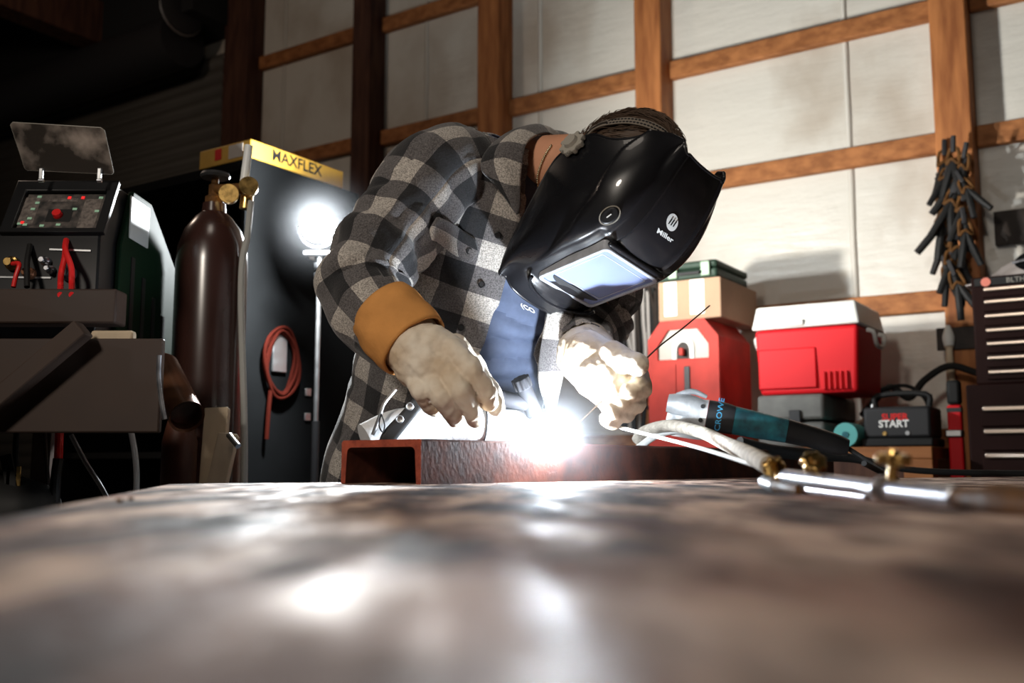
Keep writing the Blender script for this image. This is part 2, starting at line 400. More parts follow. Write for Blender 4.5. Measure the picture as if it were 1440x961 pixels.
for px in (1190, 760, 600, 400):
    s, _ = wl(px, 100, .0); mb = MB(); zz_ = [k*.06 for k in range(72)]
    mb.grid([[V((s-.012+.004*noise.noise(V((z*3, px, 0))), -.002-.006*abs(noise.noise(V((z*9, px, 3)))), z)), V((s, -.008, z)), V((s+.014+.006*noise.noise(V((z*4, px, 9))), -.002, z))] for z in zz_])
    ntrim[0] += 1; tag(mb.build('trim_%d' % ntrim[0], mat('seam_tape', (.66, .64, .58), .35), fr=WM, solid=.001), kind='structure')
# roll-up door left of the corner post
s0 = wl(305, 300, .1)[0]-.02; top = wl(250, 85, .1)[1]
rows = []
nz = 2*int(top/.075)
prof = []
for i in range(int(top/.09)*6+1):
    z = i*.015; prof.append((-.06-.018*abs(math.sin(math.pi*z/.09)), z))
mb = MB(); mb.grid([[V((-9, y, z)), V((s0, y, z))] for y, z in prof])
o = mb.build('door_1', M['door'], fr=WM, solid=.002); tag(o, kind='structure')
trim(MB().box2((-9, -.42, top+.1), (s0+.1, -.002, top+.75)), M['ceil'])
dr = MB().cyl((-9, -.32, top-.02), (s0-.1, -.32, top-.02), .17, n=32)
tag(dr.build('door_drum', M['dark'], fr=WM), 'dark roller drum above the shutter door, left of the corner post', 'roller drum')
br = thing('chain_hoist', 'dark chain wheel hanging at the shutter drum beside the corner post', 'chain wheel', WM @ V((s0-.02, -.34, top+.12)), PHI)
c0 = V((s0-.02, -.40, top+.15))
MB().lathe([(.05, 0), (.15, 0), (.17, .01), (.15, .02), (.05, .02)], c0, (1, 0, 0)).build('wheel', M['dark'], br, fr=WM)
MB().tube([c0+V((0, -.16*math.cos(a), .16*math.sin(a)-.02)) for a in [math.pi*2*k/20 for k in range(21)]], .007, 8).build('chain', M['zinc'], br, fr=WM)
for k in range(5):
    y = -1.0-1.1*k
    trim(MB().box2((-9, y-.05, 4.02), (4.5, y+.05, 4.3)), M['ceil'])
for k in range(3):
    x = s0-.9-1.6*k
    trim(MB().box2((x-.09, -6, 3.72), (x+.09, -.1, 4.02)), M['woodd'])

# ------------------------------------------------------------------ welding table
tb = thing('welding_table', 'large worn brown steel welding table top filling the foreground', 'table', (0.5, 1.0, 0))
P = [(-.10, -.10), (-.243, .473), (-.336, .84), (-.470, 1.37), (-.44, 1.42), (1.35, 2.38), (1.9, 1.2), (1.9, -.10)]
fr0 = (V((0, 0, 0)), V((1, 0, 0)), V((0, 1, 0)), V((0, 0, 1)))
MB().prism(P, fr0, TZ-.02, TZ).build('tabletop', M['table'], tb, bevel=.004)
MB().prism([(x*.96+.03, y*.96+.03) for x, y in P], fr0, TZ-.10, TZ-.0201).build('apron', M['cart'], tb)
for x, y in ((-.10, .2), (-.28, 1.2), (1.2, 2.05), (1.7, .2)):
    MB().box2((x-.04, y-.04, 0), (x+.04, y+.04, TZ-.1001)).build('leg', M['cart'], tb, bevel=.004)

# ------------------------------------------------------------------ steel channel on the table
ch = thing('steel_channel', 'rusty red-brown steel channel lying open side down across the table', 'steel beam', (-.12, 1.32, TZ))
CD = V((.625, .781, 0)).normalized(); CW = V((-.781, .625, 0)).normalized(); CO = V(pt(592, 679, 1.32)); CO.z = TZ
HCH = .060; WCH = .155; FT = .011; WT = .010; LCH = 1.45
def inner_arc(cx, cz, r, a0, a1): return [(cx+r*math.cos(math.radians(a)), cz+r*math.sin(math.radians(a))) for a in [a0+(a1-a0)*k/4 for k in range(5)]]
prof = [(0, 0), (0, HCH-.003), (.003, HCH), (WCH-.003, HCH), (WCH, HCH-.003), (WCH, 0), (WCH-FT*.75, 0)]
prof += inner_arc(WCH-FT-.008, HCH-WT-.008, .008, 0, 90) + inner_arc(FT+.008, HCH-WT-.008, .008, 90, 180) + [(FT*.75, 0)]
n = len(prof)
def chp(a, z, l): return CO + CW*a + V((0, 0, z)) + CD*l
mb = MB(); K = 60; vs = []
for k in range(K+1):
    for a, z in prof:
        j = noise.noise(V((a*40, z*40, k*.9)))*.0006; vs.append(chp(a, z+j, LCH*k/K))
fs = [(k*n+i, k*n+(i+1) % n, (k+1)*n+(i+1) % n, (k+1)*n+i) for k in range(K) for i in range(n)]
mb.add(vs, fs+[tuple(K*n+i for i in range(n))]); mb.build('web_and_flanges', M['rust'], ch, angle=30)
mb = MB(); mb.add([chp(a, z, -.0006) for a, z in prof]+[chp(a, z, .0012) for a, z in prof], [tuple(range(n-1, -1, -1))]+[(i, (i+1) % n, n+(i+1) % n, n+i) for i in range(n)])
o = mb.build('cut_end', M['rustend'], ch); o['label'] = 'brighter red sawn end'

ARC = chp(0.012, HCH+.006, 0); 
d_ = ray(776, 622); t_ = (CO-CAM).dot(V((CD.y, -CD.x, 0)))/d_.dot(V((CD.y, -CD.x, 0))); ARC = CAM + d_*t_ - CW*.006; ARC.z = TZ+HCH+.000
print('ARC', ARC)

# ------------------------------------------------------------------ PERSON
pe = thing('person', 'person in grey check flannel shirt and slate T-shirt bending over the table, welding', 'person', (pt(590, 700, 1.98).x, 1.98, 0))
WD = V((.942, .21, -.262)).normalized()
hipc, neckc = pt(590, 700, 1.98), pt(745, 235, 1.74)
SD = (neckc-hipc).normalized(); WD = (WD - SD*WD.dot(SD)).normalized(); FD = WD.cross(SD).normalized()
if FD.y > 0: FD = -FD
# helmet frame
HX = V((.6833, .6833, -.2572)).normalized(); HU = V((.7293, -.6554, .1963)); HU = (HU-HX*HU.dot(HX)).normalized(); HN = HX.cross(HU).normalized()
if HN.z > 0: HN = -HN
HO = pt(841, 386, 1.60) - HN*.02
def H(x, y, z): return HO + HX*x + HN*y + HU*z
HM = Matrix((HX, HN, HU)).transposed()
headc = H(0, -.165, .045)
RSH, LSH = pt(615, 245, 1.69), pt(838, 300, 1.86)
REL, RWR = pt(502, 402, 1.60), pt(585, 480, 1.49)
LEL, LWR = pt(842, 455, 1.86), pt(822, 500, 1.66)
RHP, LHP = pt(545, 690, 1.93), pt(665, 700, 2.02)
RKN, LKN = V((RHP.x-.03, 1.90, .50)), V((LHP.x+.03, 1.97, .50)); RAN, LAN = V((RHP.x-.05, 2.08, .09)), V((LHP.x+.05, 2.16, .09))
def ringpos(px, py, Y): return pt(px, py, Y)
rings = [  # px, py, Y, half width, half depth
 (588, 712, 1.99, .178, .118), (606, 640, 1.965, .180, .120), (632, 545, 1.925, .186, .126), (660, 450, 1.875, .193, .130),
 (684, 370, 1.83, .192, .126), (704, 300, 1.79, .183, .112), (718, 252, 1.765, .160, .090), (730, 222, 1.75, .110, .072), (738, 206, 1.742, .072, .060)]
def torso_pts(grow=0., sub=5, scale=1.):
    Cc = cr([ringpos(*r[:3]) for r in rings], sub); R = cr([V((r[3], r[4], 0)) for r in rings], sub)
    return Cc, [((q.x*scale+grow), (q.y*scale+grow)) for q in R]
# body
mb = MB()
Cc, R = torso_pts(-.012, 3)
for c, (a, b_) in list(zip(Cc, R))[:17:2]:
    mm = Matrix((WD, FD, SD)).transposed(); mb.ell(c, (a, b_, .05), mm)
mb.chain([pt(742, 235, 1.75), H(0, -.20, .0)], [.056, .054], 20)
mb.ell(headc, (.070, .080, .102), HM, 28, 18)
mb.ell(H(0, -.10, -.02), (.055, .05, .075), HM); mb.cap(H(0, -.052, .012), H(0, -.062, .05), .012, .008)       # jaw, nose
mb.ell(H(-.078, -.17, .03), (.012, .025, .033), HM); mb.ell(H(.078, -.17, .03), (.012, .025, .033), HM)          # ears
mb.cap(H(-.02, -.056, -.02), H(.02, -.056, -.02), .007, .007)
for A, B, D in ((RSH, REL, RWR), (LSH, LEL, LWR)): mb.chain([A, B, D], [.052, .040, .030], 16)
RH = pt(606, 520, 1.45); LH = pt(845, 520, 1.60)
mb.chain([RWR, RH], [.030, .032]); mb.chain([LWR, LH], [.030, .032])
for A, B, D in ((RHP, RKN, RAN), (LHP, LKN, LAN)):
    mb.chain([A, B, D], [.085, .058, .040], 16); mb.cap(D, D+V((.02, -.15, -.04)), .04, .035)
body = remesh(mb, 'body', M['skin'], pe, .008, 8)

# trousers
mb = MB()
for A, B, D in ((RHP, RKN, RAN), (LHP, LKN, LAN)): mb.chain([A, B, D+V((0, 0, .03))], [.100, .078, .068], 18)
mb.ell((RHP+LHP)/2, (.17, .125, .11), Matrix((WD, FD, SD)).transposed())
remesh(mb, 'jeans', M['jeans'], pe, .010, 6, lambda p: .004*noise.noise(p*14))
for D in (RAN, LAN):
    mb = MB(); mb.chain([D+V((0, 0, .04)), D+V((0, .0, -.03)), D+V((.01, -.11, -.045)), D+V((.02, -.17, -.048))], [.055, .046, .045, .038], 16)
    b0 = remesh(mb, 'boot', M['boot'], pe, .008, 4)
    MB().prism([(-.048, .06), (.05, .06), (.06, -.2), (-.03, -.2)], (V((D.x+.005, D.y-.0, 0)), V((1, 0, 0)), V((0, 1, 0)), V((0, 0, 1))), 0, .025).build('sole', M['blackrub'], b0, bevel=.006)

def se(v, n_): return math.copysign(abs(v)**(2/n_), v)
def rp(c, a, b_, th, n_=2.3): return c + WD*(a*se(math.sin(th), n_)) + FD*(b_*se(math.cos(th), n_))
def proj(p):
    q = p-CAM; f = q.y*cp+q.z*sp; u = -q.y*sp+q.z*cp; return 720+F*q.x/f, 480.5-F*u/f
# T-shirt
Cc, R = torso_pts(-.006, 20)
rows = []; 
for i, (c, (a, b_)) in enumerate(zip(Cc, R)):
    row = []
    for j in range(97):
        th = 2*math.pi*j/96; p = rp(c, a, b_, th); nn = (p-c).normalized()
        s_ = (p-c).dot(WD); h = (c-Cc[0]).length
        w = max(0, math.cos(th))
        # horizontal slack folds where the belly bends
        fold = .020*w*w*(abs(math.sin(78*h + 7*s_ - 55*s_*s_ + 2.6*noise.noise(V((s_*9, h*7, 1)))))**.8-.6)*max(0, 1-abs(h-.32)/.22)*(.6+.8*noise.noise(V((s_*7, h*9, 8)))+.3) + .010*w*noise.noise(V((s_*9, h*24, 4)))
        row.append(p+nn*fold)
    rows.append(row)
TEE = MB().grid(rows).build('t_shirt', M['tee'], pe, solid=.0025)
# flannel torso, open at the front
def ridge(v): return 1-2*abs(noise.noise(v))
def lerp_poly(P_, y):
    for (y0, x0), (y1, x1) in zip(P_, P_[1:]):
        if y0 <= y <= y1: return x0+(x1-x0)*(y-y0)/(y1-y0)
    return P_[0][1] if y < P_[0][0] else P_[-1][1]
EL = [(180, 745), (290, 735), (330, 722), (400, 708), (440, 694), (500, 672), (540, 640), (575, 592), (615, 545), (720, 500)]
ER = [(180, 780), (300, 800), (430, 770), (500, 752), (560, 758), (620, 775), (720, 775)]
Cc, R = torso_pts(.006, 8)
rows = []; uvr = []; vlen = 0; edgeL = []; edgeR = []
for i, (c, (a, b_)) in enumerate(zip(Cc, R)):
    if i: vlen += (c-Cc[i-1]).length
    def cross(P_, lo, hi, side):
        best = None
        for k in range(161):
            th = lo+(hi-lo)*k/160; x, y = proj(rp(c, a, b_, th))
            if (x > lerp_poly(P_, y)) == (side > 0): return th
        return hi
    tL = cross(EL, -1.5, .9, 1); tR = cross(ER, 1.5, -.9, -1)
    if tR < tL+.02: tR = tL+.02
    row = []; uvs = []
    for j in range(141):
        th = tR+(2*math.pi+tL-tR)*j/140; p = rp(c, a, b_, th); nn = (p-c).normalized()
        ed = min(j, 140-j)/140
        s_ = (th-math.pi)*.165
        d = .009*noise.noise(V((s_*7, vlen*9, 2)))+.005*noise.noise(V((s_*18, vlen*14, 7)))-.009*max(0, ridge(V((s_*6+vlen*5, vlen*6-s_*4, 5)))-.5)/.5+.006*math.exp(-ed*22)
        if vlen < .16: d += .018*(1-vlen/.16)*(.6+.8*noise.noise(V((s_*14, 3, 0))))
        row.append(p+nn*d); uvs.append((s_+.02, vlen))
    rows.append(row); uvr += uvs
FLN = MB().grid(rows).build('flannel_shirt', M['flannel'], pe, solid=.003, uvs=uvr)
def cloth_bvh(*obs):
    vs = []; fs = []
    for o in obs:
        mw = Matrix.Translation(tree(o).location) @ tree(o).rotation_euler.to_matrix().to_4x4() if o.parent else Matrix.Identity(4)
        k = len(vs); vs += [mw @ v.co for v in o.data.vertices]; fs += [tuple(i+k for i in p.vertices) for p in o.data.polygons]
    return BVHTree.FromPolygons(vs, fs)
def hit(b, px, py, lift=.001, dflt=1.7):
    d = ray(px, py).normalized(); r = b.ray_cast(CAM, d)
    if r[0] is None: return pt(px, py, dflt), -d
    nn = r[1]; nn = -nn if nn.dot(d) > 0 else nn
    return r[0]+nn*lift, nn
# sleeves
def sleeve(pts, rads, name, folds, squash=1.0, phase=0., u0=0.):
    cl = cr([V(p) for p in pts], 14); rr = [q.x for q in cr([V((r, 0, 0)) for r in rads], 14)]
    x, y, d = frame_of(cl[1]-cl[0]); rows = []; uvr = []; ln = 0
    for i, c in enumerate(cl):
        if i: ln += (c-cl[i-1]).length
        t = (cl[min(i+1, len(cl)-1)]-cl[max(i-1, 0)]).normalized(); x = (x-t*x.dot(t)).normalized(); y = t.cross(x); row = []
        for j in range(65):
            a = 2*math.pi*j/64
            dd = x*math.cos(a)+y*math.sin(a)
            r = rr[i] + .007*noise.noise(V((math.cos(a)*1.6, math.sin(a)*1.6, ln*13))) - .006*max(0, ridge(V((math.cos(a)*1.3+ln*4, math.sin(a)*1.3, ln*11+phase*90)))-.55)/.45
            for (f0, fw, fa, fk, fp) in folds:
                r += fa*math.exp(-((ln-f0)/fw)**2)*math.sin(fk*ln+1.6*math.sin(a+fp))
            row.append(c+dd*r); uvr.append((a*.081*1.06+u0, ln+phase))
        rows.append(row)
    return MB().grid(rows).build(name, M['flannel'], pe, solid=.003, uvs=uvr)
SLR = sleeve([pt(672, 232, 1.74), pt(618, 250, 1.70), pt(566, 310, 1.66), pt(522, 372, 1.61), pt(513, 418, 1.58), pt(545, 462, 1.53), pt(566, 478, 1.51)],
             [.070, .087, .080, .074, .071, .058, .050], 'sleeve', [(.30, .10, .006, 90, .5), (.10, .05, .004, 80, 2)], phase=.01)
SLL = sleeve([pt(800, 250, 1.84), pt(838, 300, 1.87), pt(852, 390, 1.89), pt(838, 455, 1.87), pt(822, 475, 1.77), pt(822, 492, 1.70)],
             [.07, .082, .074, .066, .055, .048], 'sleeve', [(.34, .10, .006, 110, 1.5)], phase=.03)
# hanging placket strip on his left front
sq_ = pt
g = patch([[sq_(775, 418, 1.70), sq_(790, 420, 1.69), sq_(808, 425, 1.71)], [sq_(764, 468, 1.71), sq_(783, 470, 1.695), sq_(803, 475, 1.71)],
           [sq_(757, 530, 1.72), sq_(774, 530, 1.70), sq_(792, 528, 1.71)], [sq_(768, 574, 1.71), sq_(774, 580, 1.70), sq_(782, 572, 1.71)]], 6, 10)
uvr = []
for i, r_ in enumerate(g):
    for j, p in enumerate(r_): uvr.append((.086*.55+.03*j/len(r_), i*.2/len(g)+.02))
MB().grid(g).build('front_placket', M['flannel'], pe, solid=.003, uvs=uvr)
# collar
g = patch([[sq_(792, 206, 1.78), sq_(770, 188, 1.72), sq_(742, 200, 1.66), sq_(733, 240, 1.64), sq_(731, 292, 1.635)],
           [sq_(792, 190, 1.79), sq_(756, 176, 1.72), sq_(716, 196, 1.655), sq_(706, 232, 1.63), sq_(726, 300, 1.62)],
           [sq_(786, 196, 1.81), sq_(735, 180, 1.74), sq_(692, 204, 1.665), sq_(676, 236, 1.635), sq_(700, 262, 1.622)]], 10, 6)
uvr = [(.05+i*.07/len(g), j*.30/len(g[0])+.03) for i in range(len(g)) for j in range(len(g[0]))]
COL = MB().grid(g).build('collar', M['flannel'], FLN, solid=.004, uvs=uvr)
g = patch([[sq_(800, 215, 1.84), sq_(790, 200, 1.80), sq_(765, 192, 1.76)], [sq_(815, 235, 1.86), sq_(800, 190, 1.84), sq_(745, 182, 1.78)]], 8, 4)
MB().grid(g).build('collar_back', M['flannel'], FLN, solid=.004, uvs=[(.0+i*.01, j*.01) for i in range(len(g)) for j in range(len(g[0]))])
bv = cloth_bvh(FLN, TEE, SLR)
# pocket flap, placket seam, buttons
q = [[(612, 306), (628, 311), (648, 322), (668, 336)], [(603, 322), (622, 330), (645, 343), (672, 356)], [(606, 336), (622, 346), (648, 362), (664, 366)]]
g = patch([[hit(bv, x, y, .006)[0] for x, y in r_] for r_ in q], 6, 6)
uvr = [(.05+j*.075/len(g[0]), .03+i*.05/len(g)) for i in range(len(g)) for j in range(len(g[0]))]
PK = MB().grid(g).build('pocket_flap', M['flannel'], FLN, solid=.006, uvs=uvr)
def button(px, py, r=.0062):
    p, nn = hit(bv, px, py, .004); mb = MB()
    mb.lathe([(.0001, 0), (r*.85, 0), (r, .0012), (r, .0026), (r*.8, .0032), (r*.6, .0022), (.0001, .0022)], p, nn, 24); return mb.build('button', M['black'], FLN)
for x, y in ((677, 400), (648, 461), (700, 330), (660, 352)): button(x, y)
# T-shirt lettering
def place(a, b_):
    x = 741+a*11-b_*3; y = 434+a*5.5-b_*9; return hit(bv, x, y, .0035)[0]
text_mb('(CO', place, 1.0, 3, .02).build('chest_print', M['paper'], TEE)
# necklace
NB = cloth_bvh(body)
pts = [hit(NB, x, y, .002)[0] for x, y in ((776, 206), (768, 218), (761, 233), (757, 248), (757, 264), (760, 276))]
pts = cr(pts, 6); nk = MB()
for i, p in enumerate(pts):
    nk.ell(p, (.0026, .0026, .0026) if i % 2 else (.0018, .0018, .0030), None, 8, 6)
nk.build('neck_chain', M['gold'], pe)

# ---- gloves
def glove(parts, cuffs, name):
    mb = MB()
    for pts, rads in parts: mb.chain([pt(*p) for p in pts], rads, 14)
    o = remesh(mb, name, M['leather'], pe, .0022, 3, lambda p: 0.0018*noise.noise(p*40)+.0014*noise.noise(p*110))
    return o
gr = glove([
  ([(568, 470, 1.50), (590, 498, 1.465), (604, 514, 1.45)], [.050, .046, .040]),
  ([(590, 512, 1.46), (628, 520, 1.44)], [.040, .034]),
  ([(612, 490, 1.45), (640, 500, 1.44)], [.034, .026]),
  ([(636, 492, 1.43), (664, 522, 1.41), (685, 553, 1.42), (688, 566, 1.435)], [.019, .0165, .0145, .013]),       # index
  ([(626, 516, 1.43), (648, 550, 1.40), (664, 580, 1.42), (668, 592, 1.445)], [.0185, .0160, .014, .0125]),          # middle
  ([(604, 530, 1.435), (620, 560, 1.405), (636, 582, 1.43), (640, 590, 1.46)], [.0175, .0155, .0135, .012]),         # ring
  ([(582, 528, 1.45), (592, 553, 1.42), (604, 570, 1.44), (610, 576, 1.47)], [.016, .014, .0125, .0115]),          # little
  ([(640, 490, 1.47), (668, 520, 1.50), (690, 556, 1.49), (697, 572, 1.475)], [.022, .019, .017, .015]),           # thumb
], None, 'glove')
# gauntlet cuff: oval tube with flared mouth
def cuff(c0, c1, w0, w1, wdir0, wdir1, parent, depth=.75, m='suede'):
    c0, c1 = V(c0), V(c1); d = (c1-c0).normalized(); rows = []; steps = 16
    for i in range(steps+1):
        t = i/steps; c = c0.lerp(c1, t); w = w0+(w1-w0)*t + .004*math.sin(t*math.pi); wd = (wdir0*(1-t)+wdir1*t); wd = (wd-d*wd.dot(d)).normalized(); bd = d.cross(wd)
        rows.append([c + wd*(w*math.cos(a)) + bd*(w*depth*math.sin(a)) + (wd*math.cos(a)+bd*math.sin(a))*.003*noise.noise(V((math.cos(a)*2, math.sin(a)*2, t*3))) for a in [2*math.pi*j/56 for j in range(57)]])
    return MB().grid(rows).build('cuff', M[m], parent, solid=.004)
a0, a1 = pt(568, 398, 1.50), pt(507, 478, 1.52); b0, b1 = pt(626, 458, 1.45), pt(538, 514, 1.47)
cu = cuff((a0+a1)/2+V((0, .005, 0)), (b0+b1)/2+V((0, .01, 0)), (a0-a1).length/2, (b0-b1).length/2*.97, (a0-a1).normalized(), (b0-b1).normalized(), gr, .8)
cu['label'] = 'orange tan suede cuff'
# seam welt between cuff and glove
gl = glove([
  ([(818, 492, 1.66), (832, 512, 1.63), (850, 530, 1.60)], [.040, .046, .042]),
  ([(828, 500, 1.62), (862, 515, 1.60)], [.042, .034]),
  ([(838, 530, 1.60), (862, 550, 1.59)], [.038, .032]),
  ([(862, 500, 1.58), (880, 508, 1.56), (898, 513, 1.53)], [.024, .020, .0175]),                    # thumb pointing out
  ([(870, 512, 1.61), (896, 530, 1.59), (902, 546, 1.57), (886, 552, 1.545)], [.023, .020, .018, .016]),   # index
  ([(866, 530, 1.61), (892, 552, 1.60), (894, 568, 1.57), (874, 568, 1.55)], [.022, .019, .017, .016]),
  ([(856, 545, 1.61), (880, 568, 1.60), (880, 582, 1.57), (862, 580, 1.55)], [.020, .018, .016, .015]),
  ([(846, 552, 1.60), (862, 578, 1.59), (862, 592, 1.57), (854, 590, 1.555)], [.019, .016, .0145, .013]),
], None, 'glove')
a0, a1 = pt(835, 462, 1.74), pt(798, 510, 1.72); b0, b1 = pt(858, 492, 1.655), pt(806, 528, 1.65)
cu2 = cuff((a0+a1)/2, (b0+b1)/2, .046, .046, (a0-a1).normalized(), (b0-b1).normalized(), gl, .85, 'leather')
# hair
mb = MB(); HB = []
hc = H(0, -.175, .052)
mb.ell(H(0, -.170, .058), (.075, .086, .106), HM, 30, 20)
hairo = remesh(mb, 'hair', M['hair'], pe, .006, 4, lambda p: .005*noise.noise(p*60))
mb = MB(); random.seed(3)
for k in range(900):
    th = random.uniform(0, 2*math.pi); ph = random.uniform(.0, 1.9)
    nrm = V((math.sin(ph)*math.cos(th), -math.cos(ph), math.sin(ph)*math.sin(th)))
    loc = V((nrm.x*.076, nrm.y*.087, nrm.z*.107))
    if loc.y > .0: continue
    flow = V((random.uniform(-.3, .3), .25, .9)); flow = (flow-nrm*flow.dot(nrm)).normalized()
    pts = []; q_ = loc.copy()
    for s_ in range(6):
        pts.append(H(q_.x, -.170+q_.y, .058+q_.z)); q_ = q_+flow*.009+nrm*(.0022 if s_ < 3 else .0); flow = (flow+V((random.uniform(-.15, .15),)*3)).normalized()
        nq = V((q_.x/.076, q_.y/.087, q_.z/.107)).normalized(); base = V((nq.x*.078, nq.y*.089, nq.z*.109)); q_ = q_.lerp(base, .4)
    mb.tube(pts, [.0009, .0009, .0008, .0007, .0005, .0002], 4, False)
mb.build('hair_strands', M['hair'], hairo, recalc=False)

# ------------------------------------------------------------------ WELDING HELMET
he = thing('welding_helmet', 'glossy black welding hood tipped down over the face of the bending welder', 'welding helmet', HO)
ZK = [-.128, -.115, -.09, -.05, 0, .04, .075, .11, .14, .17, .195, .212]
WS = [.099, .104, .108, .112, .116, .118, .113, .106, .096, .081, .066, .056]
YR = [.006, -.014, -.045, -.090, -.142, -.152, -.160, -.138, -.130, -.132, -.122, -.112]
WF = [.066, .068, .069, .070, .070, .069, .066, .064, .062, .060, .057, .052]
YF = [.034, .034, .032, .027, .022, .022, .019, .008, -.012, -.040, -.070, -.092]
def swoosh(z):
    pts = [(-.14, .03), (-.028, .010), (.03, -.006), (.087, -.047), (.132, -.108), (.25, -.2)]
    for (z0, y0), (z1, y1) in zip(pts, pts[1:]):
        if z0 <= z <= z1: return y0+(y1-y0)*(z-z0)/(z1-z0)
    return .02
def sm(a, b_, x):
    t = min(1, max(0, (x-a)/(b_-a))); return t*t*(3-2*t)
prm = cr([V((w, y, f)) for w, y, f in zip(WS, YR, WF)], 8); prm2 = cr([V((y, z, 0)) for y, z in zip(YF, ZK)], 8)
rows = []
for a, b_ in zip(prm, prm2):
    ws, yr, wf = a; yf, z = b_.x, b_.y
    ctl = [(-ws*.97, yr), (-ws*1.0, yr*.7+yf*.3-.004), (-ws*.985, yr*.36+yf*.64-.008), (-(ws*.55+wf*.45), yf-.020), (-wf*1.02, yf-.006), (-wf*.55, yf+.002), (0, yf+.004)]
    ctl += [(-x, y) for x, y in ctl[-2::-1]]
    pr = cr([V((x, y, 0)) for x, y in ctl], 9); row = []
    for q in pr:
        x, y = q.x, q.y; side = sm(.02, .05, abs(x)-wf*.6)
        # raised swoosh facet on the cheek, twin ribs beside the forehead plate
        off = .0080*sm(-.004, .007, y-swoosh(z))*side*sm(-.12, -.06, z)
        nrm = V((x/ws, (y-yf+.03)*6, 0)).normalized()
        rib = 0
        if z > .06:
            e = abs(x)-(wf*.93+.0); rib = .0055*math.exp(-(e/.0035)**2)*sm(.06, .10, z) - .004*math.exp(-((e-.011)/.004)**2)*sm(.06, .10, z)
        # pressed plate round the window
        pl = -.004*sm(.0, .006, (.086-abs(x)))*sm(0, .006, .082-z)*sm(0, .006, z+.088)
        row.append(H(x+nrm.x*(off), y+nrm.y*off+rib+pl, z))
    rows.append(row)
HS = MB().grid(rows).build('shell', M['hood'], he, solid=.0035, angle=60)
# chin lip and edge bead
MB().tube([p+HN*.000 for p in rows[0]], .0028, 8).build('chin_edge', M['hood'], he)
MB().tube([r_[0] for r_ in rows], .0026, 8).build('rear_edge', M['hood'], he)
MB().tube([r_[-1] for r_ in rows], .0026, 8).build('rear_edge', M['hood'], he)
MB().tube([p for p in rows[-1]], .0028, 8).build('top_edge', M['hood'], he)
HF = (H(0, 0, 0), HX, HU, HN)
def rrect(w, h, r, n_=4, bow=0.):
    out = []
    for cx, cy, a0_ in ((w-r, h-r, 0), (-w+r, h-r, 90), (-w+r, -h+r, 180), (w-r, -h+r, 270)):
        for k in range(n_+1):
            a = math.radians(a0_+90*k/n_); out.append((cx+r*math.cos(a), cy+r*math.sin(a)))
    return out
wfm = MB().frame(rrect(.069, .073, .010), rrect(.0635, .066, .006), HF, .010, .031).build('window_frame', M['lensrim'], he, bevel=.0015)
ln_ = MB().prism(rrect(.0645, .067, .006), HF, .024, .028).build('lens', M['lens'], he)
ln_['label'] = 'rectangular mirror blue lens'
MB().frame(rrect(.056, .049, .004), rrect(.0545, .0475, .003), (H(0, 0, .006), HX, HU, HN), .0275, .0285).build('filter_frame', M['lensrim'], ln_)
MB().prism([(.056*math.cos(t), -.046-.016*math.sin(t)) for t in [math.pi*k/14 for k in range(15)]], HF, .0275, .0292).build('lower_lens_band', M['dark'], ln_)
# curved chin rib
pts = [H(.080*math.sin(a), .032+.006*math.cos(a), -.070-.034*math.cos(a)) for a in [(-1.5+3.0*k/24) for k in range(25)]]
MB().tube(pts, .0032, 8).build('chin_rib', M['hood'], he)
# brow over the window
MB().bar(H(-.070, .024, .078), H(.070, .024, .078), .009, .010, HU).build('brow', M['hood'], he, bevel=.004)
HBV = cloth_bvh(HS)
p, nn = hit(HBV, 858, 303, .0)
ax = HU*.9-HN*.25; ax = (ax-nn*ax.dot(nn)).normalized(); bx_ = nn.cross(ax)
def oval(a, b_): return [(a*math.cos(2*math.pi*k/28), b_*math.sin(2*math.pi*k/28)) for k in range(28)]
kb = MB().prism(oval(.017, .0115), (p, ax, bx_, nn), -.004, .006).build('side_button', M['black'], he, bevel=.003)
MB().frame(oval(.0185, .013), oval(.0165, .011), (p, ax, bx_, nn), -.003, .0035).build('button_ring', M['knobg'], kb)
MB().bar(p-ax*.005+nn*.0066, p+ax*.004+nn*.0066, .0018, .001, nn).build('button_mark', M['paper'], kb)
# logo
lw = (math.cos(math.radians(35)), math.sin(math.radians(35)))
def lp(cx, cy, ux, uy, vx, vy, lift=.0022): return lambda a, b_: hit(HBV, cx+a*ux+b_*vx, cy+a*uy+b_*vy, lift)[0]
fn = lp(934, 330.5, 9.6, 6.6, 3.4, -9.2, .0026)
text_mb('Miller', fn, 1.0, 3, .025).build('maker_lettering', M['paper'], he)
fn = lp(944, 312, 7.8, 3.0, 2.6, -12.0, .0026); mb = MB()
NN = 32; vs = [fn(0, 0)]+[fn(math.cos(2*math.pi*k/NN), math.sin(2*math.pi*k/NN)) for k in range(NN)]
lg = mb.add(vs, [(0, 1+k, 1+(k+1) % NN) for k in range(NN)]).build('maker_emblem', M['paper'], he)
fn2 = lp(944, 312, 7.8, 3.0, 2.6, -12.0, .0034); mb = MB()
for k in (-1, 0, 1):
    cx = k*.42; q = [(-.30, -.36), (-.08, -.36), (.34, .36), (.12, .36)]
    mb.add([fn2(cx+a, b_+.0-k*.05) for a, b_ in q], [(0, 1, 2, 3)])
mb.build('emblem_bars', M['ink'], lg)
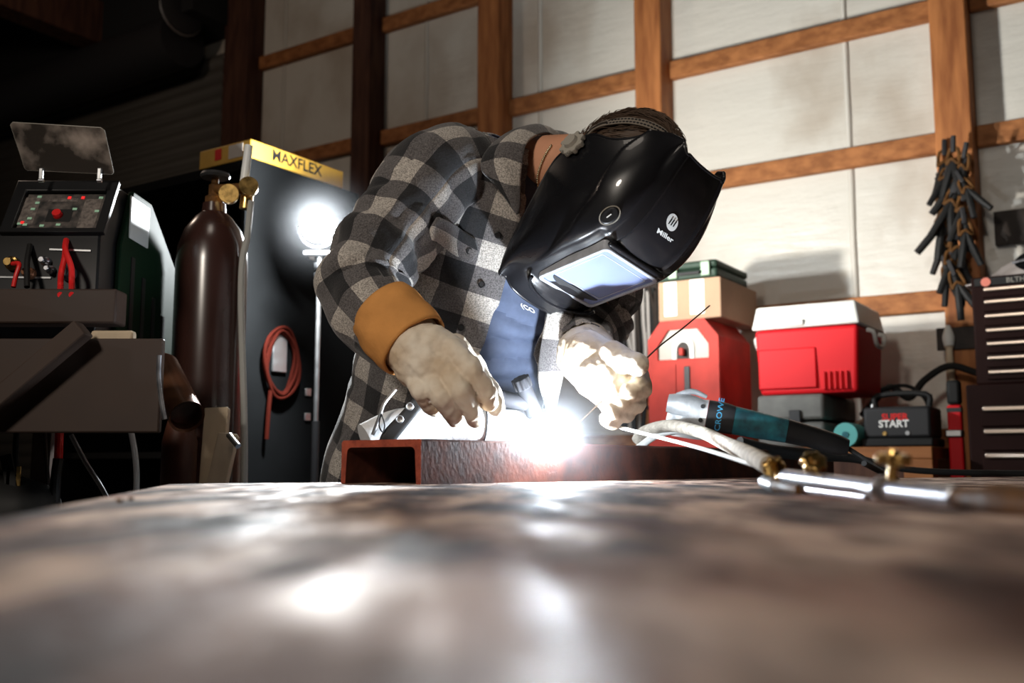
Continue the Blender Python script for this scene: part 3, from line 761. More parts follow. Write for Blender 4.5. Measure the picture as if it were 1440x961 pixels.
# headgear strap over the crown with punched holes
hb_ = MB().ell(H(0, -.170, .058), (.0795, .0905, .1105), HM, 60, 40)
HBH = BVHTree.FromPolygons(hb_.v, hb_.f)
path = cr([hit(HBH, x, y, .0)[0] for x, y in ((822, 196), (832, 184), (846, 176), (865, 172), (886, 171), (908, 175), (928, 184), (942, 196))], 9)
hcn = H(0, -.170, .058); rows_ = []; holes = MB()
for i, q in enumerate(path):
    t = (path[min(i+1, len(path)-1)]-path[max(i-1, 0)]).normalized(); nq = (q-hcn).normalized(); w = t.cross(nq).normalized(); nq = w.cross(t).normalized()
    if nq.dot(q-hcn) < 0: nq = -nq
    tt = i/len(path); hw = .0082+.003*math.exp(-((tt-.1)/.1)**2)
    rows_.append([q-w*hw, q-w*hw+nq*.002, q+w*hw+nq*.002, q+w*hw])
    if i % 2 == 1:
        for s_ in ((-.004, .004) if tt > .35 else (0,)):
            cc_ = q+nq*.0026+w*s_; hr = .0017 if tt > .35 else .0034
            holes.prism([(hr*math.cos(2*math.pi*k/10), hr*1.4*math.sin(2*math.pi*k/10)) for k in range(10)], (cc_, w, t, nq), -.0005, .0004)
bd = MB().grid(rows_).build('head_strap', M['band'], he, solid=.001)
holes.build('strap_holes', M['ink'], bd)
# side pivot knob
kc = H(-.121, -.148, .047)
kx = V((-.93, -.35, 0)); kdir = (HM @ V((-.95, -.2, .1))).normalized()
x_, y_, d2 = frame_of(kdir); gear = []
for k in range(48):
    a = 2*math.pi*k/48; r = .021+.0022*(1 if (k//3) % 2 else -1); gear.append((r*math.cos(a), r*math.sin(a)))
kn = MB().prism(gear, (kc, x_, y_, d2), -.003, .007).build('pivot_knob', M['knobg'], he, bevel=.0015)
MB().lathe([(.0001, 0), (.013, 0), (.011, .006), (.0001, .006)], kc+d2*.007, d2).build('knob_cap', M['knobg'], kn)
MB().bar(kc+(path[0]-kc)*.15, path[0], .014, .004, d2).build('pivot_arm', M['band'], he, bevel=.001)

# ------------------------------------------------------------------ TIG torch, cable cover, filler rod
tt = thing('tig_torch', 'black welding torch with short back cap held above the rusty channel', 'welding torch', ARC+V((-.03, 0, .03)))
hd = pt(748, 574, 1.585)
MB().chain([pt(690, 556, 1.55), pt(705, 560, 1.56), pt(742, 568, 1.58)], [.013, .013, .0115], 20).build('handle', M['torch'], tt)
kb = MB(); kb.cyl(pt(735, 542, 1.565), pt(752, 583, 1.59), .0125, .0135, 24); kb.build('torch_head', M['torch'], tt, bevel=.002)
mb = MB(); g_ = []
a_, b__ = pt(731, 532, 1.56), pt(737, 546, 1.566); x_, y_, d2 = frame_of(b__-a_)
for k in range(40):
    a = 2*math.pi*k/40; r = .0145+.001*(1 if k % 4 < 2 else -1); g_.append((r*math.cos(a), r*math.sin(a)))
mb.prism(g_, (a_, x_, y_, d2), 0, (b__-a_).length).build('back_cap', M['torch'], tt, bevel=.001)
MB().cyl(pt(752, 583, 1.59), ARC+V((-.008, .006, .014)), .010, .007, 20).build('cup', M['white'], tt)
cvp = [pt(515, 622, 1.56), pt(560, 603, 1.58), pt(610, 598, 1.60), pt(680, 597, 1.60), pt(735, 600, 1.615), pt(765, 600, 1.66)]
cv = MB().tube(cvp, [.030, .031, .029, .0275, .026, .024], 32, smooth=8).build('torch_cable_cover', M['sleeve'], None)
tag(cv, 'pale padded cable cover with dark snap strap behind the rusty channel', 'cable cover')
def ringof(k0, r):
    c = cvp[3]; ax_ = (cvp[4]-cvp[3]).normalized(); x, y, d = frame_of(ax_); return [c+x*(r*math.cos(2*math.pi*k/24))+y*(r*math.sin(2*math.pi*k/24)) for k in range(25)]
MB().tube(ringof(0, .0285), .0012, 6, False).build('stitched_seam', M['dark'], cv)
CB = cloth_bvh(cv)
# shirt tail placket with snaps and zip over the cover
g = patch([[pt(586, 553, 1.55), pt(602, 562, 1.55)], [pt(566, 578, 1.54), pt(582, 588, 1.54)], [pt(540, 606, 1.53), pt(558, 618, 1.53)], [pt(532, 622, 1.53), pt(548, 632, 1.53)]], 4, 6)
stp = MB().grid(g).build('snap_strap', M['dark'], cv, solid=.003)
for x, y in ((576, 572), (562, 590)):
    MB().lathe([(.0001, 0), (.006, 0), (.0065, .001), (.005, .0028), (.0035, .0018), (.0001, .0018)], pt(x, y, 1.533), ray(x, y)*-1).build('snap', M['zinc'], stp)
MB().tube([pt(556, 548, 1.55), pt(540, 568, 1.54), pt(534, 585, 1.53), pt(524, 612, 1.53)], .003, 8, smooth=5).build('zip', M['zinc'], cv)
MB().tube([pt(536, 582, 1.525), pt(533, 598, 1.525), pt(538, 608, 1.525), pt(541, 598, 1.525), pt(536, 582, 1.525)], .0012, 6, smooth=4).build('zip_pull', M['dark'], cv)
rd = MB().tube([pt(812, 597, 1.56), pt(905, 508, 1.595), pt(930, 485, 1.60), pt(960, 462, 1.61), pt(998, 430, 1.62)], .0013, 8, smooth=4).build('filler_rod', M['rod'])
tag(rd, 'thin dark filler rod running through the white gloved hand', 'welding rod')
# arc
ar = MB().ell(ARC, (.015, .015, .014)).build('welding_arc', emis('arc_light', (.80, .90, 1.0), 400)); tag(ar, 'blinding white welding arc on the edge of the rusty channel', 'arc')

# ------------------------------------------------------------------ ANGLE GRINDER
G0 = pt(962, 578, 2.03); GA = (pt(1150, 612, 1.98)-G0).normalized()
gi = thing('angle_grinder', 'teal and black angle grinder with silver head lying beside the gloved hand', 'angle grinder', pt(1000, 626, 2.0))
gs, gu = frame_of(GA)[0], None
GZ = V((-.05, -.12, 1)); GZ = (GZ-GA*GZ.dot(GA)).normalized(); GY = GZ.cross(GA).normalized()
def Gp(a, y, z): return G0+GA*a+GY*y+GZ*z
def ovl(pts, m, name, par, n_=28, e=2.6, bev=0):
    rows = []
    P_ = cr([V((a, w, h)) for a, w, h, zc in pts], 5); Z_ = cr([V((zc, 0, 0)) for a, w, h, zc in pts], 5)
    for q, zc in zip(P_, Z_):
        rows.append([Gp(q.x, q.y*se(math.cos(t), e), zc.x+q.z*se(math.sin(t), e)) for t in [2*math.pi*k/n_ for k in range(n_+1)]])
    mb = MB().grid(rows); K_ = len(rows)-1
    mb.f.append(tuple(range(n_))); mb.f.append(tuple(K_*(n_+1)+k for k in range(n_-1, -1, -1)))
    return mb.build(name, M[m], par, angle=45)
ovl([(-.035, .026, .018, .010), (-.01, .031, .024, .010), (.015, .031, .028, .006), (.035, .030, .030, .0), (.046, .031, .031, .0)], 'alu', 'gear_head', gi)
ovl([(.047, .031, .031, 0), (.080, .031, .031, 0), (.100, .029, .029, -.001)], 'dark', 'motor_collar', gi)
ovl([(.1005, .0285, .0285, -.001), (.14, .027, .027, -.002), (.18, .026, .025, -.003), (.205, .024, .024, -.003)], 'teal', 'motor_housing', gi)
ovl([(.2055, .024, .024, -.003), (.25, .023, .022, -.006), (.30, .022, .021, -.012), (.325, .017, .016, -.014)], 'black', 'rear_handle', gi)
sp0 = Gp(-.002, 0, -.020)
MB().lathe([(.0001, .012), (.030, .012), (.031, 0), (.031, -.012), (.0001, -.012)], sp0, GZ).build('spindle_collar', M['alu'], gi, bevel=.0015)
MB().lathe([(.0001, 0), (.034, 0), (.036, -.004), (.034, -.006), (.0001, -.006)], sp0-GZ*.012, GZ).build('guard_clamp', M['zinc'], gi)
MB().lathe([(.0001, 0), (.058, 0), (.062, -.002), (.062, -.010), (.059, -.010), (.059, -.003), (.0001, -.003)], sp0-GZ*.018, GZ, 40).build('wheel_guard', M['plate'], gi)
MB().lathe([(.0001, 0), (.052, -.002), (.052, -.005), (.0001, -.005)], sp0-GZ*.0225, GZ, 40).build('grinding_disc', M['leatherd'], gi)
for y, z in ((-.024, .018), (-.026, -.010), (.024, .018)):
    MB().lathe([(.0001, 0), (.0045, 0), (.0045, .003), (.0001, .003)], Gp(.036, y*1.15, z), GY*(1 if y > 0 else -1), 16).build('screw', M['dark'], gi)
MB().tube([Gp(-.02, -.006, .030), Gp(.01, -.004, .042), Gp(.04, 0, .036)], [.004, .006, .004], 10, smooth=4).build('spindle_lock', M['alu'], gi)
gob = cloth_bvh(*[o for o in gi.children])
def place(a, b_):
    return hit(gob, 1012+a*2.0-b_*11, 583-a*12.5+b_*0-b_*1.5, .0012, 2.0)[0]
text_mb('CROWE', place, 1.0, 3, .01).build('owner_lettering', M['blue'], gi)
gc = MB().tube([Gp(.322, 0, -.014), Gp(.36, -.01, -.03), Gp(.42, -.05, -.055), pt(1215, 652, 1.75)], .005, 10, smooth=6).build('power_cord', M['blackrub'], gi)
bk = MB().tube([pt(1040, 622, 2.14), pt(1085, 634, 2.18), pt(1140, 640, 2.20), pt(1200, 645, 2.22), pt(1290, 662, 2.2), pt(1460, 667, 2.2)], [.012, .014, .014, .010, .007, .007], 12, smooth=8).build('rubber_hose', M['blackrub'])
tag(bk, 'thick black hose lying under the grinder and off to the toolbox side', 'hose')
hs = MB().tube([pt(896, 620, 2.02), pt(906, 608, 2.0), pt(940, 599, 1.92), pt(985, 608, 1.73), pt(1020, 624, 1.45), pt(1050, 638, 1.15), pt(1082, 655, .97)], [.012, .012, .0115, .011, .0105, .010, .0095], 20, smooth=8).build('braided_hose', M['braid'])
tag(hs, 'frayed cream braided hose running from the brass torch valve to the grinder', 'hose')
h2 = MB().tube([pt(866, 600, 1.58), pt(930, 616, 1.5), pt(990, 632, 1.3), pt(1048, 650, 1.1), pt(1085, 662, .98)], .0028, 10, smooth=6).build('white_cable', M['white'])
tag(h2, 'slim white cable running from the gloved hand to the brass valve', 'cable')
h3 = MB().tube([pt(895, 632, 1.98), pt(925, 612, 1.97), pt(960, 606, 1.96), pt(1010, 618, 1.94), pt(1030, 628, 1.93)], .007, 12, smooth=6).build('loop_hose', M['white'])
tag(h3, 'white hose loop lying on the channel under the grinder disc', 'hose')

# ------------------------------------------------------------------ CUTTING TORCH
def tY(px): return 1/(1/.95+(1/.50-1/.95)*(px-1095)/(1440-1095))
def tp(px, py, dy=0): return pt(px, py, tY(px)+dy)
ct = thing('cutting_torch', 'silver and brass gas cutting torch lying across the table at its near edge', 'cutting torch', (tp(1250, 700).x, tp(1250, 700).y, TZ))
def pr(px, r): return r*mpp(tY(px))
MB().cyl(tp(1106, 671), tp(1228, 687), pr(1106, 11), pr(1228, 12)).build('oxygen_tube', M['steel'], ct, bevel=.001)
MB().cyl(tp(1128, 688, .01), tp(1222, 700, .01), pr(1128, 8), pr(1222, 8)).build('gas_tube', M['steel'], ct)
MB().chain([tp(1224, 688), tp(1244, 691)], [pr(1224, 13), pr(1244, 13)]).build('valve_block', M['zinc'], ct)
MB().lathe([(.0001, 0), (pr(1245, 19), 0), (pr(1245, 21), .003), (pr(1245, 21), .008), (pr(1245, 18), .011), (.0001, .011)], tp(1240, 690), tp(1260, 691)-tp(1240, 690)).build('collar', M['steel'], ct)
MB().cyl(tp(1252, 690), tp(1348, 701), pr(1252, 14), pr(1348, 17)).build('grip', M['steel'], ct, bevel=.001)
MB().tube([tp(1344, 700), tp(1380, 704), tp(1400, 706), tp(1416, 708), tp(1440, 711), tp(1475, 715)], [pr(1344, 14), pr(1380, 17), pr(1400, 24), pr(1416, 26), pr(1440, 23), pr(1475, 22)], 28).build('brass_connector', M['brassd'], ct)
MB().lathe([(.0001, 0), (.0028, 0), (.0028, .003), (.0001, .003)], tp(1398, 726, -.006), (0, -.8, .2), 6).build('nut', M['steel'], ct)
MB().cyl(tp(1096, 684, 0), tp(1128, 690), pr(1100, 12), pr(1128, 10)).build('brass_coupling', M['brassd'], ct)
MB().chain([tp(1076, 678), tp(1092, 684)], [pr(1076, 10), pr(1092, 11)], 18).build('inlet', M['zinc'], ct)
def knob(px, py, bx, by, r, name='valve_knob'):
    c = tp(px, py); b_ = tp(bx, by); d = (c-b_).normalized(); x, y, d = frame_of(d); R_ = pr(px, r); pts = []
    for k in range(60):
        a = 2*math.pi*k/60; q = R_*(1+.10*math.sin(7*a)); pts.append((q*math.cos(a), q*math.sin(a)))
    o = MB().prism(pts, (c, x, y, d), -R_*.35, R_*.35).build(name, M['brass'], ct, bevel=R_*.12)
    MB().cyl(b_, c, R_*.33, R_*.30, 14).build('knob_stem', M['brass'], o)
    MB().lathe([(.0001, 0), (R_*.45, 0), (R_*.35, R_*.25), (.0001, R_*.25)], c+d*R_*.35, d, 16).build('knob_hub', M['brass'], o)
knob(1088, 657, 1098, 678, 15); knob(1144, 651, 1136, 674, 17); knob(1256, 646, 1254, 686, 22)
# a bolt head and spatter on the table
for x, y, r in ((168, 706, 5), (184, 703, 4)):
    Y_ = HC*F/(y-YH); c = pt(x, y, Y_); c.z = TZ
    o = MB().prism([(r*mpp(Y_)*math.cos(k*math.pi/3), r*mpp(Y_)*math.sin(k*math.pi/3)) for k in range(6)], (c, V((1, 0, 0)), V((0, 1, 0)), V((0, 0, 1))), 0, r*mpp(Y_)*1.1).build('steel_nut', M['brassd'], bevel=.0004)
    tag(o, 'small brass-coloured nut at the far edge of the table, %s' % ('the larger of two' if r == 5 else 'the smaller of two'), 'nut')
# ------------------------------------------------------------------ RIGHT BACKGROUND (wall frame: x along wall, y into wall, z up)
BOFF = .78
def wq(px, py, off):
    a, z = wl(px, py, off); return WM @ V((a, -off, z))
def X(px, py, off): return wl(px, py, off)[0]
def Z(px, py, off): return wl(px, py, off)[1]
bz = Z(1200, 629, BOFF); bx0 = X(905, 600, BOFF); bx1 = X(1311, 640, BOFF)
be = wthing('workbench', 'orange-brown wooden bench carrying the red cooler and red machine', 'workbench', 1100, 656, BOFF); be.location.z = 0
MB().box2((bx0, -BOFF, bz-.04), (bx1, -.16, bz)).build('bench_top', M['benchwood'], be, fr=WM, bevel=.003)
MB().box2((bx0+.02, -BOFF+.02, bz-.13), (bx1-.06, -BOFF+.05, bz-.041)).build('front_rail', M['woodd'], be, fr=WM, bevel=.003)
for x in (bx0+.05, bx1-.045):
    for y in (-BOFF+.045, -.21): MB().box2((x-.045, y-.045, 0), (x+.045, y+.045, bz-.0405)).build('leg', M['benchwood'], be, fr=WM, bevel=.003)
# red arc machine
off = .72; mx0, mx1 = X(912, 520, off), X(1012, 520, off); mt = Z(960, 450, off); md = .34
rm = wthing('arc_welding_machine', 'tall red transformer welder with arched louvre window, standing on the bench', 'welding machine', 960, 620, off); rm.location.z = bz
w = mx1-mx0; fr = (WM @ V((mx0, -off, bz)), RW, V((0, 0, 1)), NW); h = mt-bz; ch_ = w*.24
outer = [(0, 0), (w, 0), (w, h-ch_), (w-ch_*.8, h), (ch_*.8, h), (0, h-ch_)]
MB().prism(outer, fr, -md, -.012).build('case', M['redm'], rm, bevel=.004)
wz0, wz1 = Z(960, 505, off)-bz, Z(960, 463, off)-bz
inn = [(w*.14, wz0), (w*.86, wz0), (w*.86, wz0+(wz1-wz0)*.45), (w*.70, wz1), (w*.30, wz1), (w*.14, wz0+(wz1-wz0)*.45)]
MB().frame(outer, inn, fr, -.0119, .004).build('front_plate', M['redm'], rm, bevel=.002)
MB().prism([(a*.97+w*.015, b_) for a, b_ in inn], fr, -.0118, -.007).build('dial_plate', M['knobg'], rm)
arc_o = [(w*.5+w*.15*math.cos(t), wz0+(wz1-wz0)*.38+w*.15*math.sin(t)) for t in [math.pi*k/12 for k in range(13)]]
po = [(w*.65, wz0)]+arc_o+[(w*.35, wz0)]; pi_ = [((a-w*.5)*.62+w*.5, (b_-wz0)*.75+wz0) for a, b_ in po]
MB().frame(po, pi_, fr, -.0069, .0).build('arch_moulding', M['white'], rm)
MB().prism(pi_, fr, -.0069, -.004).build('dial_well', M['leatherd'], rm)
MB().box2((mx0+w*.47, -off-.022, bz+wz0+.012), (mx0+w*.53, -off-.002, bz+wz0+.04)).build('dial_pointer', M['redm'], rm, fr=WM, bevel=.003)
MB().box2((mx0+w*.12, -off-.008, bz+.02), (mx0+w*.40, -off-.0045, bz+wz0-.02)).build('label_panel', M['redm'], rm, fr=WM)
for k in (.55, .8): MB().lathe([(.0001, 0), (.012, 0), (.010, .018), (.0001, .018)], WM @ V((mx0+w*k, -off-.004, bz+.10)), NW, 16).build('socket', M['dark'], rm)
MB().box2((mx0+w*.52, -off-.010, bz+.10+.04), (mx0+w*.60, -off-.0045, bz+wz0-.03)).build('switch_plate', M['dark'], rm, fr=WM, bevel=.002)
# cardboard box on it
off2 = .71; c0, c1 = X(926, 430, off2), X(1014, 430, off2); z0 = bz+h+.001; z1 = Z(970, 393, off2)
cb = wthing('cardboard_box', 'brown cardboard box with two white tape strips on top of the red machine', 'box', 970, 440, off2); cb.location.z = z0
MB().box2((c0, -off2, z0), (c1, -off2+.40, z1)).build('carton', M['card'], cb, fr=WM, bevel=.004)
for a, b_ in ((.10, .30), (.52, .74)):
    MB().box2((c0+(c1-c0)*a, -off2-.002, z0+(z1-z0)*.12), (c0+(c1-c0)*b_, -off2-.0003, z1-.004)).build('white_tape', M['paper'], cb, fr=WM)
MB().box2((c0+.001, -off2+.19, z1), (c1-.001, -off2+.205, z1+.001)).build('lid_seam', M['dark'], cb, fr=WM)
# green case
gx0, gx1 = X(934, 385, .70), X(1008, 385, .70); z2 = Z(960, 369, .70); zz = z1+.002
gcs = wthing('hard_case', 'dark green hard case with white latches on top of the cardboard box', 'case', 970, 395, .70); gcs.location.z = zz
MB().box2((gx0-.03, -.70, zz), (gx1, -.36, zz+(z2-zz)*.55)).build('base_shell', M['green'], gcs, fr=WM, bevel=.010)
MB().box2((gx0-.03, -.70, zz+(z2-zz)*.58), (gx1, -.36, z2)).build('lid_shell', M['green'], gcs, fr=WM, bevel=.010)
for k in (.18, .80): MB().box2((gx0+(gx1-gx0)*k-.018, -.712, zz+.008), (gx0+(gx1-gx0)*k+.018, -.7005, z2-.008)).build('latch', M['greendot'], gcs, fr=WM, bevel=.003)
mb = MB(); xm = (gx0+gx1)/2; mb.tube([V((xm-.05, -.703, zz+.025)), V((xm-.045, -.722, zz+.02)), V((xm+.045, -.722, zz+.02)), V((xm+.05, -.703, zz+.025))], .006, 10); mb.build('handle', M['dark'], gcs, fr=WM)
# flat grey case under the cooler, cooler
off3 = .74; kx0, kx1 = X(1062, 520, off3), X(1209, 520, off3); kz = Z(1130, 554, off3); kzt = Z(1130, 461, off3); klt = Z(1130, 427, off3); KD = .36
fc = wthing('flat_case', 'grey flat case lying on the bench under the red cooler', 'case', 1120, 625, off3); fc.location.z = bz
kf = X(1158, 580, off3)
MB().box2((kx0, -off3+.005, bz+.001), (kf, -.3, bz+(kz-bz)*.48)).build('base_shell', M['greyplate'], fc, fr=WM, bevel=.012)
MB().box2((kx0, -off3+.005, bz+(kz-bz)*.52), (kf, -.3, kz-.001)).build('lid_shell', M['greyplate'], fc, fr=WM, bevel=.012)
MB().box2((kx0+.12, -off3-.008, bz+(kz-bz)*.3), (kx0+.16, -off3+.0045, bz+(kz-bz)*.7)).build('latch', M['dark'], fc, fr=WM, bevel=.003)
co = wthing('cooler', 'red picnic cooler with white lid sitting on the bench beside the red machine', 'cooler', 1140, 554, off3); co.location.z = kz
def tap(x0, x1, y0, y1, z0, z1, t):
    vs = [(x0+t, y0+t, z0), (x1-t, y0+t, z0), (x1-t, y1-t, z0), (x0+t, y1-t, z0), (x0, y0, z1), (x1, y0, z1), (x1, y1, z1), (x0, y1, z1)]
    return MB().add(vs, [(3, 2, 1, 0), (4, 5, 6, 7), (0, 1, 5, 4), (1, 2, 6, 5), (2, 3, 7, 6), (3, 0, 4, 7)])
tap(kx0, kx1, -off3, -off3+KD, kz, kzt, .012).build('cooler_body', M['red'], co, fr=WM, bevel=.014, seg=3)
MB().box2((kx0+.012, -off3-.0015, kz+.02), (kx0+(kx1-kx0)*.60, -off3+.012, kz+(kzt-kz)*.70)).build('raised_panel', M['red'], co, fr=WM, bevel=.005)
for k in range(5):
    x = kx0+(kx1-kx0)*(.655+.052*k); MB().box2((x, -off3-.003, kz+.012), (x+.009, -off3+.012, kz+(kzt-kz)*.32)).build('grip_rib', M['red'], co, fr=WM, bevel=.002)
lid = tap(kx0-.008, kx1+.008, -off3-.008, -off3+KD+.008, klt, kzt+.002, .016).build('lid', M['white'], co, fr=WM, bevel=.008, seg=3)
xm = kx0+(kx1-kx0)*.5
MB().box2((xm-.07, -off3-.014, kzt+.008), (xm-.0, -off3-.002, kzt+.03)).build('lid_latch', M['white'], lid, fr=WM, bevel=.004)
MB().box2((xm+.012, -off3+.02, klt-.002), (xm+.016, -off3+KD-.02, klt+.003)).build('lid_split', M['greyplate'], lid, fr=WM)
for x, sx_ in ((kx0-.006, -1), (kx1+.006, 1)):
    MB().tube([V((x, -off3+.10, kzt-.01)), V((x+.022*sx_, -off3+.10, kzt-.02)), V((x+.022*sx_, -off3+.14, kzt-.06)), V((x+.022*sx_, -off3+KD-.14, kzt-.06)), V((x+.022*sx_, -off3+KD-.10, kzt-.02)), V((x, -off3+KD-.10, kzt-.01))], .008, 10, smooth=4).build('carry_handle', M['white'], co, fr=WM)
# battery jump starter
off4 = .74; jx0, jx1 = X(1214, 600, off4), X(1309, 600, off4); jz = Z(1260, 572, off4)
js = wthing('jump_starter', 'black battery booster box with SUPER START lettering on the bench', 'battery booster', 1260, 625, off4); js.location.z = bz
MB().box2((jx0, -off4, bz+.03), (jx1, -off4+.20, jz)).build('case', M['dark'], js, fr=WM, bevel=.010)
MB().box2((jx0-.006, -off4-.006, bz+.001), (jx1+.006, -off4+.206, bz+.03)).build('base', M['blackrub'], js, fr=WM, bevel=.006)
MB().tube([V((jx0+.02, -off4+.1, jz)), V((jx0+.03, -off4+.1, jz+.045)), V((jx1-.03, -off4+.1, jz+.045)), V((jx1-.02, -off4+.1, jz))], .010, 12, smooth=4).build('handle', M['blackrub'], js, fr=WM)
jw = jx1-jx0
def jp(cx, cz, s, lift): return lambda a, b_: WM @ V((jx0+jw*cx+a*s, -off4-lift, bz+.03+(jz-bz-.03)*cz+b_*s))
text_mb('SUPER', jp(.48, .66, .030, .001), 1.0, 3, .03).build('red_lettering', M['redr'], js)
text_mb('START', jp(.46, .44, .033, .0014), 1.0, 3, .03).build('white_lettering', M['paper'], js)
for k, c_ in ((.32, 'brass'), (.66, 'zinc')): MB().lathe([(.0001, 0), (.008, 0), (.007, .004), (.0001, .004)], WM @ V((jx0+jw*k, -off4, bz+.045)), NW, 16).build('button', M[c_], js)
MB().lathe([(.0001, 0), (.008, 0), (.008, .012), (.0001, .012)], WM @ V((jx0+.025, -off4+.04, jz)), (0, 0, 1), 12).build('terminal', M['zinc'], js)
# teal roll + spool
rx = X(1186, 611, .80); rz_ = bz+.042
tr = MB().lathe([(.010, 0), (.040, 0), (.041, .003), (.041, .14), (.010, .14)], WM @ V((rx, -.775, rz_)), -NW, 32)
r0 = thing('tape_roll', 'teal round roll lying end-on between flat case and booster box', 'roll', WM @ V((rx, -.7, bz)), PHI)
tr.build('roll', M['tealroll'], r0); MB().lathe([(.0001, 0), (.011, 0), (.011, .004), (.0001, .004)], WM @ V((rx, -.779, rz_)), -NW, 16).build('core', M['teal'], r0)
sb = thing('tool_bag', 'black soft tool bag slumped under the edge of the red cooler', 'bag', WM @ V((rx+.06, -.5, bz)), PHI)
remesh(MB().ell(WM @ V((rx+.035, -.41, bz+.062)), (.07, .10, .060)).ell(WM @ V((rx+.005, -.41, bz+.05)), (.06, .10, .048)), 'bag_body', M['blackrub'], sb, .01, 4)
MB().tube([WM @ V((rx-.04, -.51, bz+.03)), WM @ V((rx-.03, -.525, bz+.08)), WM @ V((rx-.0, -.49, bz+.11))], .005, 10, smooth=4).build('bag_strap', M['card'], sb)
# cords behind, arcing over to the toolbox
cd = MB().tube([WM @ V((X(1212, 585, .35), -.35, Z(1212, 585, .35))), wq(1250, 545, .3), wq(1278, 560, .3), wq(1300, 535, .3), wq(1335, 515, .3), wq(1375, 525, .3)], .013, 10, smooth=8).build('power_cable', M['blackrub'])
tag(cd, 'black cable arching from the booster box up across the timber post', 'cable')
cd = MB().tube([wq(1225, 568, .4), wq(1240, 548, .4), wq(1275, 543, .4), wq(1300, 560, .4), wq(1310, 590, .4)], .007, 8, smooth=8).build('power_cable', M['blackrub'])
tag(cd, 'thinner black cable looped behind the booster box handle', 'cable')
# red bar / extinguisher with dark grip and wooden brush
ex = thing('bar_clamp', 'bright red upright clamp bar with grey bracket beside the toolbox', 'clamp', WM @ V((X(1346, 655, .62), -.62, 0)), PHI)
exx = X(1344, 600, .62); 
MB().box2((exx-.022, -.64, .30), (exx+.022, -.60, Z(1346, 570, .62))).build('red_bar', M['red'], ex, fr=WM, bevel=.006)
MB().box2((exx-.022, -.641, Z(1346, 580, .62)), (exx+.022, -.599, Z(1346, 574, .62))).build('black_band', M['dark'], ex, fr=WM)
MB().box2((exx-.028, -.655, Z(1346, 615, .62)), (exx+.023, -.595, Z(1346, 605, .62)), ).build('bracket', M['zinc'], ex, fr=WM, bevel=.004)
MB().box2((exx-.02, -.645, Z(1346, 569.5, .62)), (exx+.022, -.595, Z(1346, 535, .62))).build('clamp_head', M['blackrub'], ex, fr=WM, bevel=.01)
MB().box2((exx-.05, -.66, 0), (exx+.022, -.56, .30)).build('foot', M['dark'], ex, fr=WM, bevel=.008)
bs = X(1336, 500, .16)
br = thing('paint_brush', 'long wooden handled brush with white bristles hanging on the timber post', 'brush', WM @ V((bs, -.17, Z(1336, 500, .16))), PHI)
MB().tube([V((bs, -.17, Z(1336, z, .16))) for z in (566, 530, 495, 488)], [.012, .016, .013, .018], 14, smooth=4).build('handle', M['plank'], br, fr=WM)
MB().tube([V((bs, -.17, Z(1336, z, .16))) for z in (487, 474, 458)], [.018, .022, .008], 14, smooth=4).build('bristles', M['white'], br, fr=WM)
# dark bracket on the post
pb = MB().box2((X(1347, 480, .15)-.075, -.155, Z(1347, 492, .15)), (X(1347, 480, .15)+.09, -.1405, Z(1347, 460, .15))).build('post_bracket', M['leatherd'], fr=WM, bevel=.003)
tag(pb, 'black plate strapped across the right timber post below the hanging clamps', 'bracket')
# spring clamps cluster on the right post
random.seed(11)
def clamp_parts(o):
    MB().tube([(0, 0, .0), (.012, -.006, -.05), (.030, -.008, -.11)], [.008, .011, .010], 8, smooth=3).build('jaw', M['blackrub'], o)
    MB().tube([(0, 0, .0), (-.012, -.006, -.05), (-.028, -.008, -.11)], [.008, .011, .010], 8, smooth=3).build('jaw', M['blackrub'], o)
    MB().tube([(-.018, -.004, -.015), (0, -.010, .0), (.018, -.004, -.015), (.012, .0, .03), (-.012, 0, .03), (-.018, -.004, -.015)], .005, 8, smooth=3).build('spring', M['brassd'], o)
    MB().box((0, -.004, .045), (.012, .012, .05)).build('hook', M['dark'], o, bevel=.002)
def raw(o):  # undo world transform for local-built parts
    for c_ in o.children: c_.data.transform(Matrix.Translation(o.location) @ o.rotation_euler.to_matrix().to_4x4())
GR = 'dark spring clamps hanging in a cluster on the right timber post'
cl0 = None
spots = [(1328, 246), (1342, 242), (1356, 250), (1330, 268), (1346, 272), (1360, 282), (1326, 296), (1340, 300), (1355, 310), (1328, 328), (1342, 335), (1358, 342), (1330, 358), (1346, 365), (1338, 385), (1352, 392), (1333, 404), (1347, 415)]
for i, (x, y) in enumerate(spots):
    off_ = .155+.03*(i % 3)+.02*(i % 2); p = WM @ V((X(x, y, off_), -off_, Z(x, y-18, off_)))
    if cl0 is None:
        cl0 = thing('spring_clamp', 'dark spring clamp hanging in the cluster on the right timber post', 'clamp', p, 0, GR); clamp_parts(cl0); raw(cl0); cl0.rotation_euler = (0, 0, PHI); o = cl0
    else:
        o = cl0.copy(); C.objects.link(o); o.location = p
        for c_ in cl0.children: d_ = c_.copy(); C.objects.link(d_); d_.parent = o
    o.rotation_euler = (random.uniform(-.15, .15), random.uniform(-.45, .45), PHI+random.uniform(-.5, .5)); s_ = random.uniform(1.1, 1.5); o.scale = (s_,)*3
pg = MB().cyl(WM @ V((X(1318, 250, .15), -.165, Z(1318, 250, .15))), WM @ V((X(1358, 236, .15), -.165, Z(1358, 238, .15))), .014).build('hanging_rail', M['leatherd']); tag(pg, 'short dark rail the clamps hang from on the right post', 'rail')
